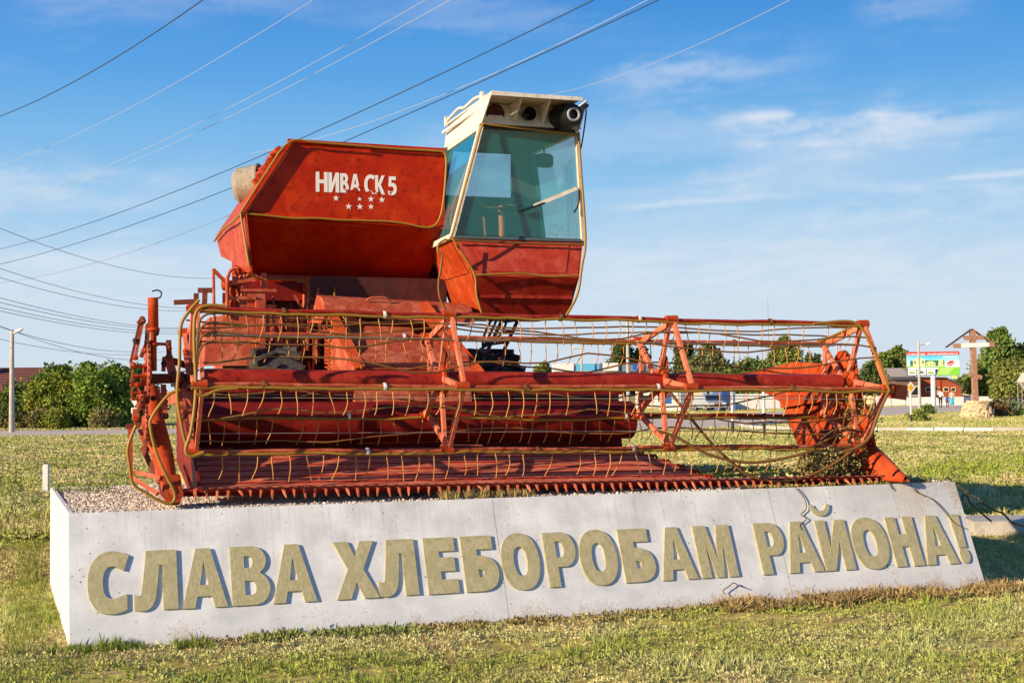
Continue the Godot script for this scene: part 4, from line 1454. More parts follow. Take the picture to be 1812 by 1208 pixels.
func build_drive_end() -> void:
	# left end: shaft, sprockets with chain, lift cylinder, levers; right end: arm and box
	var s := S()
	rod(s, P(0.50, 1.747, -0.75), P(0.86, 1.745, -0.75), 0.036, 12)
	var d := part("reel_drive", s, M.rust)
	for w in [[0.545, 1.80, -0.72, 0.215, 28], [0.53, 1.43, -0.66, 0.13, 20], [0.50, 1.58, -0.70, 0.06, 12]]:
		var sp := S()
		var o := P(w[0], w[1], w[2])
		lathe(sp, o, P(1, 0, 0), [Vector2(0.0, -0.03), Vector2(0.05, -0.03), Vector2(0.06, -0.008), Vector2(w[3] - 0.02, -0.008), Vector2(w[3], 0.0), Vector2(w[3] - 0.02, 0.008), Vector2(0.06, 0.008), Vector2(0.05, 0.03), Vector2(0.0, 0.03)], 28)
		var spo := obj("sprocket", sp, M.faded, d)
		var teeth := S()
		for k in int(w[4]):
			var a := TAU * k / float(w[4])
			bx(teeth, o + P(0, cos(a), sin(a)) * (w[3] + 0.008), P(0.018, 0.022, 0.022), Basis(P(1, 0, 0), a))
		obj("chain", teeth, M.rust, spo)
	var cy := S()
	tube(cy, [P(0.588, 1.80, -0.70), P(0.585, 2.08, -0.70), P(0.585, 2.085, -0.70), P(0.582, 2.33, -0.70)], [0.022, 0.022, 0.037, 0.037], 12)
	ring(cy, P(0.586, 1.99, -0.70), P(0, 1, 0), 0.024, 0.014, 14, 6)
	ring(cy, P(0.585, 2.10, -0.70), P(0, 1, 0), 0.034, 0.014, 14, 6)
	var cyl := obj("lift_cylinder", cy, M.orange, d)
	var hk := S()
	tube(hk, spline([P(0.575, 2.375, -0.70), P(0.61, 2.385, -0.70), P(0.64, 2.37, -0.70), P(0.635, 2.335, -0.70), P(0.615, 2.33, -0.70)], 4), 0.006, 6)
	obj("hook", hk, M.black, cyl)
	var bars := [[P(0.495, 2.17, -0.72), P(0.425, 1.86, -0.68), 0.020, 0.016], [P(0.515, 2.175, -0.72), P(0.455, 1.88, -0.68), 0.020, 0.016], [P(0.492, 2.17, -0.72), P(0.52, 2.175, -0.72), 0.022, 0.018], [P(0.548, 2.13, -0.72), P(0.54, 2.0, -0.72), 0.032, 0.02], [P(0.54, 2.0, -0.72), P(0.50, 1.90, -0.70), 0.030, 0.02], [P(0.545, 2.0, -0.74), P(0.70, 1.995, -0.74), 0.022, 0.022], [P(0.695, 2.025, -0.74), P(0.70, 1.90, -0.74), 0.036, 0.03], [P(0.69, 1.91, -0.72), P(0.72, 1.77, -0.68), 0.062, 0.02], [P(0.665, 1.90, -0.74), P(0.655, 1.80, -0.70), 0.030, 0.02], [P(0.74, 1.875, -0.85), P(0.86, 1.84, -0.95), 0.05, 0.03], [P(0.655, 1.70, -0.7), P(0.665, 1.46, -0.65), 0.036, 0.03], [P(0.755, 1.70, -0.72), P(0.785, 1.53, -0.6), 0.046, 0.04], [P(0.775, 1.55, -0.60), P(0.775, 1.46, -0.58), 0.06, 0.03], [P(0.575, 1.60, -0.68), P(0.68, 1.66, -0.68), 0.014, 0.014], [P(0.435, 1.80, -0.66), P(0.50, 1.60, -0.62), 0.014, 0.012], [P(0.50, 1.60, -0.62), P(0.475, 1.50, -0.62), 0.014, 0.012], [P(0.462, 1.53, -0.66), P(0.457, 1.45, -0.66), 0.045, 0.06], [P(0.44, 1.86, -0.66), P(0.43, 1.60, -0.64), 0.012, 0.02], [P(0.62, 2.08, -0.70), P(0.60, 2.08, -0.70), 0.05, 0.03], [P(0.81, 1.95, -0.70), P(0.83, 1.78, -0.66), 0.035, 0.02], [P(0.80, 1.68, -0.66), P(0.84, 1.50, -0.60), 0.028, 0.02], [P(0.56, 1.36, -0.72), P(0.60, 1.24, -0.74), 0.05, 0.04], [P(0.52, 1.34, -0.72), P(0.55, 1.30, -0.72), 0.07, 0.05]]
	for b in bars:
		var bs := S()
		bar(bs, b[0], b[1], b[2], b[3], Vector3.BACK)
		obj("lever", bs, M.rust if bars.find(b) % 3 == 0 else M.faded, d)
	# bolts, collars and grease cups over the mechanism
	for k in 34:
		var bo := S()
		var on: Array = bars[(k * 7) % bars.size()]
		var o: Vector3 = (on[0] as Vector3).lerp(on[1], [0.06, 0.94, 0.5][k % 3]) + P(0, 0, 0.018)
		lathe(bo, o, P(rng.randf_range(-0.4, 0.4), rng.randf_range(-0.2, 0.5), 1).normalized(), [Vector2(0.0, -0.03), Vector2(0.014, -0.03), Vector2(0.014, 0.0), Vector2(0.022, 0.0), Vector2(0.022, 0.014), Vector2(0.010, 0.016), Vector2(0.008, 0.03), Vector2(0.0, 0.032)], 8)
		obj("bolt", bo, [M.rust, M.faded, M.orange, M.dark][k % 4], d)
	for p in [[0.42, 1.83], [0.43, 1.76], [0.42, 1.70], [0.425, 1.64], [0.43, 1.60]]:
		var st := S()
		rod(st, P(p[0], p[1], -0.64), P(p[0] + 0.11, p[1] + 0.005, -0.66), 0.012, 8)
		obj("stud", st, M.orange, d)
	for p in [[P(0.88, 2.36, -0.62), P(0.88, 2.22, -0.62)], [P(0.72, 2.29, -0.60), P(0.88, 2.30, -0.60)], [P(0.94, 2.375, -0.60), P(0.935, 2.24, -0.60)], [P(0.89, 2.38, -0.60), P(0.99, 2.382, -0.60)]]:
		var st := S()
		bar(st, p[0], p[1], 0.035, 0.03, Vector3.BACK)
		obj("end_peg", st, M.rust, d)
	# hydraulic clutter round the shaft end
	for k in 12:
		var cs := S()
		bx(cs, P(0.72 + 0.035 * (k % 4), 1.70 + 0.035 * (k / 4), -0.66 + 0.02 * (k % 3)), P(0.03, 0.03 + 0.01 * (k % 2), 0.05), Basis.from_euler(Vector3(k, k * 0.7, k * 1.3)))
		obj("fitting", cs, M.dark if k % 3 else M.steel, d)
	# right end
	var ra := S()
	bar(ra, P(6.52, 1.62, -0.70), P(6.60, 1.50, -2.2), 0.05, 0.10)
	var arm := part("reel_arm", ra, M.orange)
	var rb := S()
	bx(rb, P(6.60, 1.60, -0.36), P(0.15, 0.12, 0.15), Basis.from_euler(Vector3(0.1, 0.3, -0.1)))
	obj("gear_box", rb, M.orange, arm)
	var rc := S()
	lathe(rc, P(6.50, 1.845, -1.0), P(1, 0, 0), [Vector2(0.0, 0.0), Vector2(0.12, 0.0), Vector2(0.12, 0.03), Vector2(0.0, 0.03)], 20)
	obj("cover_disc", rc, M.orange, arm)
	rc = S()
	lathe(rc, P(6.35, 1.675, -0.74), P(1, 0, 0), [Vector2(0.03, 0.0), Vector2(0.05, 0.0), Vector2(0.05, 0.16), Vector2(0.0, 0.16)], 14)
	obj("cover_disc", rc, M.orange, arm)
	var ls := S()
	bar(ls, P(0.84, 1.62, -0.78), P(0.80, 1.60, -2.1), 0.05, 0.10)
	part("reel_arm", ls, M.faded)

func build_hoses() -> void:
	var zt := -3.28
	var t := func(a: Array, z: float) -> Array:
		var o := []
		for i in range(0, a.size(), 2):
			o.append(mz(a[i], a[i + 1], z))
		return o
	hose(t.call([640, 258, 560, 252, 512, 251, 470, 306, 425, 377], -3.235))
	hose(t.call([425, 377, 470, 381, 520, 386, 560, 386, 600, 389, 640, 390, 690, 392, 720, 396, 752, 402, 772, 396, 783, 365, 789, 300, 787, 272, 770, 267, 700, 263, 640, 258], zt + 0.02))
	hose([mz(425, 377, -3.23), mz(432, 420, -3.18), mz(441, 470, -3.10), mz(453, 491, -3.3), mz(480, 494, -3.7), mz(530, 495, -3.78), mz(575, 493, -3.78), mz(590, 502, -3.7), mz(592, 528, -3.2), mz(597, 545, -2.7), mz(612, 570, -2.6), mz(625, 610, -2.3), mz(640, 652, -1.98)])
	hose([mz(426, 377, -3.23), mx(412, 392, 1.535), mx(395, 405, 1.535), mx(379, 426, 1.535)], 0.011)
	# cab outline
	hose(t.call([1026, 238, 940, 229, 870, 221, 853, 223, 838, 275, 820, 340, 799, 417, 787, 424, 776, 432, 775, 444, 783, 449], -2.50))
	hose(t.call([1024, 236, 1028, 300, 1034, 380, 1036, 433, 1030, 470, 1022, 520, 1002, 558], -2.53), 0.0125)
	hose(t.call([800, 420, 822, 455, 840, 487, 843, 520, 852, 553], -2.56))
	hose(t.call([840, 487, 880, 485, 925, 484, 970, 489, 1023, 487], -2.555))
	hose(t.call([800, 424, 870, 428, 950, 431, 1034, 433], -2.68), 0.011, M.hose_brown)
	hose(t.call([783, 449, 780, 475, 776, 500, 778, 525, 788, 548, 800, 575], -2.55), 0.011, M.hose_brown)
	# ends of the reel and the left divider
	hose(t.call([400, 543, 370, 540, 347, 552, 343, 600, 346, 690, 338, 760, 328, 795, 338, 807, 360, 800], -0.19), 0.0125)
	hose(t.call([352, 530, 330, 556, 319, 580, 317, 640, 313, 700, 322, 760, 330, 790], -0.30), 0.012)
	hose(t.call([346, 695, 360, 700, 385, 690, 420, 687], -0.17), 0.011)
	for k in 4:
		hose(t.call([347, 668 - 4 * k, 350, 630 - 16 * k, 360, 610 - 17 * k, 385, 605 - 17 * k, 430, 608 - 17 * k], -0.24), 0.0085, M.hose_brown)
	hose(t.call([318, 690, 296, 700, 268, 738, 266, 760, 276, 800, 292, 838, 307, 868, 308, 884, 298, 891, 278, 884, 258, 872, 235, 856, 228, 820, 226, 790, 240, 752], -0.40), 0.0115)
	# right end of the reel: one hose loops down and lies along the knife
	hose(t.call([1440, 573, 1500, 568, 1525, 580, 1542, 610, 1556, 640, 1567, 670, 1574, 690], -0.17), 0.0115)
	hose(t.call([1575, 690, 1560, 720, 1548, 750, 1540, 772, 1520, 790, 1490, 800], -0.17), 0.013, M.hose_brown)
	hose(t.call([1165, 762, 1200, 775, 1245, 800, 1290, 814, 1340, 818, 1400, 808, 1440, 796], -0.30), 0.012, M.hose_brown)
	hose(t.call([1183, 690, 1215, 730, 1260, 785, 1300, 822, 1330, 843, 1380, 851, 1430, 842, 1480, 818, 1520, 787], -0.50), 0.0125, M.hose_brown)
	hose(t.call([1440, 790, 1470, 775, 1500, 760, 1535, 765, 1545, 745, 1540, 720], -0.6), 0.011, M.hose_brown)
	hose(t.call([1450, 605, 1480, 592, 1505, 580], -0.8), 0.013)

# ---------------------------------------------------------------- plants
var clump_mesh: ArrayMesh
var blade_mesh: ArrayMesh
var weed_mesh: ArrayMesh
var straw_mesh: ArrayMesh
var rough_mesh: ArrayMesh

func leaf(s: SurfaceTool, o: Vector3, dir: Vector3, side: Vector3, l: float, w: float, bend := 0.15) -> void:
	var n := dir.cross(side).normalized()
	var m := o + dir * l * 0.45 + n * l * bend
	var e := o + dir * l
	tri(s, o, m + side * w, m - side * w)
	tri(s, e, m - side * w, m + side * w)

func rand_dir(up := 0.0) -> Vector3:
	var v := Vector3(rng.randf_range(-1, 1), rng.randf_range(-1, 1) + up, rng.randf_range(-1, 1))
	return v.normalized() if v.length() > 0.05 else Vector3.UP

func make_plant_meshes() -> void:
	var s := S()
	for i in 11:                                     # a spray of leaves, about 1 across
		var d := rand_dir(0.2)
		var o := d * rng.randf_range(0.05, 0.42)
		var dd := (d + rand_dir() * 0.8).normalized()
		var side := dd.cross(rand_dir()).normalized()
		leaf(s, o, dd, side, rng.randf_range(0.30, 0.46), rng.randf_range(0.10, 0.16))
	clump_mesh = mesh_of(s)
	s = S()
	for i in 9:                                      # a tuft of narrow blades, 1 high
		var a := rng.randf() * TAU
		var out := Vector3(cos(a), 0, sin(a))
		var o := out * rng.randf_range(0.02, 0.25)
		var h := rng.randf_range(0.5, 1.0)
		var lean := rng.randf_range(0.15, 0.7)
		var side := Vector3(-sin(a), 0, cos(a)) * 0.028
		var m := o + Vector3.UP * h * 0.6 + out * lean * 0.3
		var e := o + Vector3.UP * h + out * lean
		tri(s, o - side, o + side, m + side)
		tri(s, o - side, m + side, m - side)
		tri(s, m - side, m + side, e)
	blade_mesh = mesh_of(s)
	s = S()
	for i in 15:                                     # a low mat of small leaves, 1 across
		var a := rng.randf() * TAU
		var r := sqrt(rng.randf()) * 0.45
		var o := Vector3(cos(a) * r, rng.randf_range(0.02, 0.26), sin(a) * r)
		var d := rand_dir(0.35)
		leaf(s, o, d, d.cross(rand_dir()).normalized(), rng.randf_range(0.20, 0.34), rng.randf_range(0.05, 0.085))
	weed_mesh = mesh_of(s)
	s = S()
	for i in 8:                                      # a scatter of dry stalks lying about
		var o := Vector3(rng.randf_range(-0.4, 0.4), rng.randf_range(0.02, 0.2), rng.randf_range(-0.4, 0.4))
		var d := rand_dir(0.25)
		d.y = absf(d.y) * 0.6
		var side := d.cross(Vector3.UP).normalized() * 0.016
		var l := rng.randf_range(0.3, 0.7)
		tri(s, o - side, o + side, o + d * l)
		tri(s, o - side, o + d * l, o + d * l - side)
	straw_mesh = mesh_of(s)
	s = S()
	for i in 22:                                     # rough sward for the distance: many small blades over a patch 1 across
		var o := Vector3(rng.randf_range(-0.5, 0.5), 0, rng.randf_range(-0.5, 0.5))
		var d := Vector3(rng.randf_range(-0.6, 0.6), 1.0, rng.randf_range(-0.6, 0.6)).normalized()
		var side := d.cross(rand_dir()).normalized() * rng.randf_range(0.02, 0.045)
		var l := rng.randf_range(0.12, 0.30)
		tri(s, o - side, o + side, o + d * l)
	rough_mesh = mesh_of(s)

func scatter(called: String, mesh: Mesh, list: Array, mat: Material, parent: Node) -> MultiMeshInstance3D:    # list of [Transform3D, Color]
	var mm := MultiMesh.new()
	mm.transform_format = MultiMesh.TRANSFORM_3D
	mm.use_colors = true
	mm.mesh = mesh
	mm.instance_count = list.size()
	for i in list.size():
		mm.set_instance_transform(i, list[i][0])
		mm.set_instance_color(i, list[i][1])
	var o := MultiMeshInstance3D.new()
	o.multimesh = mm
	o.material_override = mat
	put(o, called, parent)
	return o

func baked(called: String, mesh: ArrayMesh, list: Array, mat: Material, parent: Node) -> MeshInstance3D:      # the same list as one mesh
	var src := mesh.surface_get_arrays(0)
	var v0: PackedVector3Array = src[Mesh.ARRAY_VERTEX]
	var n0: PackedVector3Array = src[Mesh.ARRAY_NORMAL]
	var i0 := PackedInt32Array()
	if src[Mesh.ARRAY_INDEX] != null:
		i0 = src[Mesh.ARRAY_INDEX]
	var vv := PackedVector3Array()
	var nn := PackedVector3Array()
	var cc := PackedColorArray()
	var one := PackedColorArray()
	one.resize(v0.size())
	var ii := PackedInt32Array()
	for q in list:
		var t: Transform3D = q[0]
		if not i0.is_empty():
			for k in i0:
				ii.append(k + vv.size())
		vv.append_array(t * v0)
		nn.append_array(Transform3D(t.basis.orthonormalized(), Vector3.ZERO) * n0)
		one.fill(q[1])
		cc.append_array(one)
	var arr := []
	arr.resize(Mesh.ARRAY_MAX)
	arr[Mesh.ARRAY_VERTEX] = vv
	arr[Mesh.ARRAY_NORMAL] = nn
	arr[Mesh.ARRAY_COLOR] = cc
	if not ii.is_empty():
		arr[Mesh.ARRAY_INDEX] = ii
	var m := ArrayMesh.new()
	m.add_surface_from_arrays(Mesh.PRIMITIVE_TRIANGLES, arr)
	return place(called, m, mat, parent)

func spin(size: Vector3, tilt := 0.2) -> Basis:
	return Basis.from_euler(Vector3(rng.randf_range(-tilt, tilt), rng.randf() * TAU, rng.randf_range(-tilt, tilt))).scaled(size)

func any_spin(k: float) -> Basis:
	return Basis.from_euler(Vector3(rng.randf() * TAU, rng.randf() * TAU, rng.randf() * TAU)).scaled(Vector3.ONE * k)

# a woody plant: trunk and limbs, and a crown of leaf sprays gathered into uneven lobes
func tree(called: String, label: String, category: String, group: String, where: Vector3, h: float, w: float, shape: String, tint: Color, n: int, leafy: float) -> Node3D:
	var root := base(called, where)
	tag(root, label, category, group)
	var ts := S()
	var bottom := 0.02 if shape == "shrub" else (0.10 if shape == "poplar" else 0.22)
	var bend := Vector3(rng.randf_range(-0.04, 0.04) * h, 0, rng.randf_range(-0.04, 0.04) * h)
	var r := h * (0.012 if shape == "shrub" else 0.018)
	tube(ts, [Vector3(0, -0.1, 0), Vector3(0, h * 0.3, 0) + bend * 0.4, Vector3(0, h * 0.62, 0) + bend, Vector3(0, h * 0.92, 0) + bend], [r * 1.3, r, r * 0.6, r * 0.15], 7)
	var lobes := []
	var count := 11 if shape == "shrub" else 17
	for i in count:
		var u := (i + 0.5) / count
		var y := lerpf(bottom + 0.08, 0.92, u)
		var wide := 0.5
		if shape == "poplar":
			wide = 0.5 * sin(PI * clampf(0.15 + u * 0.85, 0.0, 1.0)) + 0.06
		elif shape == "shrub":
			wide = 0.5 * sqrt(maxf(0.05, 1.0 - u * u * 0.8))
			y = lerpf(0.14, 0.80, u)
		else:
			wide = 0.5 * sin(PI * clampf(0.2 + u * 0.74, 0.0, 1.0))
		var a := i * 2.4 + rng.randf() * 1.2
		var off := rng.randf_range(0.35, 0.75) * wide
		var c := Vector3(cos(a) * off * w, y * h, sin(a) * off * w)
		var rad := w * wide * rng.randf_range(0.30, 0.60)
		lobes.append([c, Vector3(rad, rad * (1.5 if shape == "poplar" else 0.95), rad), rng.randf_range(-0.1, 0.12)])
		if i % 2 == 0:
			tube(ts, [Vector3(0, y * h * 0.55, 0), Vector3(0, y * h * 0.75, 0).lerp(c, 0.5), c], [r * 0.5, r * 0.32, r * 0.1], 5)
	obj("stems" if shape == "shrub" else "trunk", ts, M.bark, root)
	var list := []
	for i in n:
		var l: Array = lobes[rng.randi() % lobes.size()]
		var d := rand_dir()
		var p: Vector3 = l[0] + d * (l[1] as Vector3) * pow(rng.randf(), 0.4) * (1.3 if rng.randf() < 0.14 else 1.0)
		if p.y < bottom * h * 0.6:
			continue
		var v: float = 1.75 * rng.randf_range(0.68, 1.35) * (1.0 + l[2])
		var yel := rng.randf()
		var col := Color(tint.r * v * (1.0 + 0.5 * yel * yel), tint.g * v * (1.0 + 0.12 * yel), tint.b * v)
		list.append([Transform3D(any_spin(leafy * rng.randf_range(0.7, 1.25)), p), col])
	baked("crown", clump_mesh, list, M.leaf, root)
	return root

func in_plinth(x: float, z: float, grow := 0.0) -> bool:
	var m := m_basis.transposed() * (Vector3(x, 0, z) - m_origin)
	return m.x > -grow - 0.02 and m.x < 7.2 + grow and m.z < 0.0 + grow and m.z > -3.4

var patchy: FastNoiseLite
func sward(x: float, z: float) -> Color:                     # the lawn's own mix of green, grey green, straw and bare brown
	var a := patchy.get_noise_2d(x * 0.5, z * 0.5)
	var b := patchy.get_noise_2d(x * 1.9 + 90.0, z * 1.9)
	var c := patchy.get_noise_2d(x * 0.16 - 40.0, z * 0.16)
	var v := rng.randf_range(0.70, 1.30)
	var green := Color(0.33, 0.365, 0.09)
	var grey := Color(0.50, 0.48, 0.24)
	var straw := Color(0.64, 0.52, 0.27)
	var col := grey.lerp(green, clampf(0.58 + a * 1.3 + b * 0.5, 0.0, 1.0))
	col = col.lerp(straw, clampf(0.10 + c * 0.9 - a * 0.6 + rng.randf_range(-0.25, 0.35), 0.0, 0.9))
	return Color(col.r * v, col.g * v, col.b * v)

func on_road(p: Vector2) -> bool:
	return Geometry2D.is_point_in_polygon(p, PackedVector2Array(road_poly))

func build_grass() -> void:
	patchy = noise(0.8, 77, 3)
	var weeds := []
	var blades := []
	var straws := []
	var dens := noise(0.5, 91, 2)
	for i in 105000:                                   # near lawn
		var z := -5.6 - 12.0 * pow(rng.randf(), 1.25)
		var x := rng.randf_range(-0.68, 0.68) * (absf(z) * 0.84 + 1.8)
		if in_plinth(x, z, 0.0):
			continue
		var t := rng.randf()
		var bare := patchy.get_noise_2d(x * 0.9 + 300.0, z * 0.9)
		if bare > 0.30 and rng.randf() < 0.75:       # worn, sandy patches
			continue
		var p := Vector3(x, ground_h(x, z) - 0.004, z)
		var col := sward(x, z)
		var k := 1.0 + absf(z) * 0.02
		var dn := dens.get_noise_2d(x, z)
		if t < 0.62:
			var r := rng.randf_range(0.032, 0.078) * k
			weeds.append([Transform3D(spin(Vector3(r, r * rng.randf_range(0.7, 1.3), r)), p), col])
		elif t < 0.62 + 0.22 * (1.0 + dn * 1.5):
			var h := rng.randf_range(0.025, 0.065) * (1.0 + maxf(0.0, dn) * 1.2)
			blades.append([Transform3D(spin(Vector3(h * 0.9, h, h * 0.9)), p), Color(col.r * 0.88, col.g * 0.98, col.b * 0.8)])
		else:
			var r := rng.randf_range(0.07, 0.14)
			straws.append([Transform3D(spin(Vector3(r, r * 0.8, r)), p), Color(0.44, 0.34, 0.17) * rng.randf_range(0.6, 1.2)])
	for i in 38000:                                   # middle lawn
		var z := -16.0 - 44.0 * pow(rng.randf(), 1.3)
		var x := rng.randf_range(-0.72, 0.72) * (absf(z) * 0.86 + 2.0)
		if on_road(Vector2(x, z)) or in_plinth(x, z):
			continue
		var col := sward(x, z)
		var r := rng.randf_range(0.22, 0.42) * (0.7 + absf(z) * 0.012)
		weeds.append([Transform3D(spin(Vector3(r, r * 0.40, r), 0.1), Vector3(x, -0.01, z)), col])
		if i % 2 == 0:
			blades.append([Transform3D(spin(Vector3(0.16, rng.randf_range(0.08, 0.17), 0.16), 0.1), Vector3(x + 0.2, -0.01, z)), Color(col.r * 1.05, col.g * 1.05, col.b)])
	var far := []
	for i in 33000:
		var z := -50.0 - 105.0 * pow(rng.randf(), 1.2)
		var x := rng.randf_range(-0.66, 0.66) * (absf(z) * 0.86 + 4.0)
		if on_road(Vector2(x, z)) or on_road(Vector2(x, z - 0.8)) or on_road(Vector2(x, z + 0.8)):
			continue
		var col := sward(x * 0.5, z * 0.5)
		far.append([Transform3D(spin(Vector3(1.0, rng.randf_range(0.35, 0.65), 1.0), 0.02), Vector3(x, -0.02, z)), col])
	# a bank of bright green weeds to the right, and the same behind it
	for i in 1500:
		var u := rng.randf()
		var p := gnd(1630 + 260 * u, 830 + rng.randfn(0.0, 7.0) + 6.0 * sin(u * 17.0))
		var r := rng.randf_range(0.08, 0.20) * (0.5 + absf(patchy.get_noise_2d(p.x * 2.0, p.z * 2.0)) * 2.0)
		weeds.append([Transform3D(spin(Vector3(r, r * 1.2, r)), p), Color(0.26, 0.32, 0.055) * rng.randf_range(0.7, 1.3)])
	# along the foot of the plinth
	for i in 5200:
		var u := rng.randf() * 7.6 - 0.2
		if dens.get_noise_2d(u * 2.6, 7.0) < rng.randf_range(-0.5, 0.25):
			continue
		var green_zone := u < 0.9 or (u > 1.15 and u < 2.3)
		var dry_zone := u > 4.7
		var reach := 0.10 + 0.16 * absf(sin(u * 2.1)) + (0.12 if dry_zone else 0.0)
		var p := w_of(Vector3(u, 0, 0.01 + reach * pow(rng.randf(), 1.3)))
		p.y = ground_h(p.x, p.z)
		if green_zone:
			if u < 0.9:
				var h := rng.randf_range(0.025, 0.07) * (1.8 if rng.randf() < 0.06 else 1.0)
				blades.append([Transform3D(spin(Vector3(h * 0.8, h, h * 0.8), 0.4), p), Color(0.24, 0.30, 0.06) * rng.randf_range(0.6, 1.3)])
			elif rng.randf() < 0.8:
				var r := rng.randf_range(0.05, 0.11)
				weeds.append([Transform3D(spin(Vector3(r, r * 1.3, r)), p), Color(0.20, 0.23, 0.07) * rng.randf_range(0.7, 1.5)])
		elif dry_zone:
			var r := rng.randf_range(0.08, 0.17)
			if rng.randf() < 0.6:
				straws.append([Transform3D(spin(Vector3(r, r * 1.3, r), 0.5), p), Color(0.46, 0.33, 0.15) * rng.randf_range(0.5, 1.2)])
			else:
				weeds.append([Transform3D(spin(Vector3(r, r, r), 0.5), p), Color(0.38, 0.28, 0.12) * rng.randf_range(0.5, 1.2)])
		elif rng.randf() < 0.3:
			var r := rng.randf_range(0.06, 0.11)
			weeds.append([Transform3D(spin(Vector3(r, r, r)), p), Color(0.30, 0.24, 0.10) * rng.randf_range(0.7, 1.2)])
	# left side of the plinth and the earth bank
	for i in 700:
		var p := w_of(Vector3(rng.randf_range(-0.40, -0.14), 0, rng.randf_range(-7.0, 0.1)))
		p.y = ground_h(p.x, p.z)
		var h := rng.randf_range(0.03, 0.10)
		blades.append([Transform3D(spin(Vector3(h * 0.6, h, h * 0.6)), p), Color(0.27, 0.30, 0.07) * rng.randf_range(0.6, 1.3)])
	for i in 5000:
		var m := Vector3(rng.randf_range(1.4, 6.4), 0.80, rng.randf_range(-3.5, -9.8))
		if i < 2600:
			m = Vector3(rng.randf_range(4.6, 7.15), 0.81, rng.randf_range(-0.8, -3.4))
		var r := rng.randf_range(0.12, 0.26)
		var col := sward(m.x * 2.0, m.z)
		weeds.append([Transform3D(spin(Vector3(r, r * 0.45, r)), w_of(m)), col])
	tag(scatter("lawn_weeds", weed_mesh, weeds, M.blade, self), "creeping small-leaved weeds making up most of the lawn", "weeds", "", "stuff")
	tag(scatter("grass", blade_mesh, blades, M.blade, self), "upright green and yellowing grass blades in the lawn", "grass", "", "stuff")
	tag(scatter("dry_grass", straw_mesh, straws, M.blade, self), "brown dry stalks lying on the lawn and along the plinth", "dry grass", "", "stuff")
	tag(scatter("far_grass", rough_mesh, far, M.blade, self), "grass of the island and verges beyond the road", "grass", "", "stuff")

func tuft_thing(called: String, label: String, cat: String, list: Array, mesh: Mesh) -> Node3D:
	var o := baked(called, mesh, list, M.blade, self)
	return tag(o, label, cat)

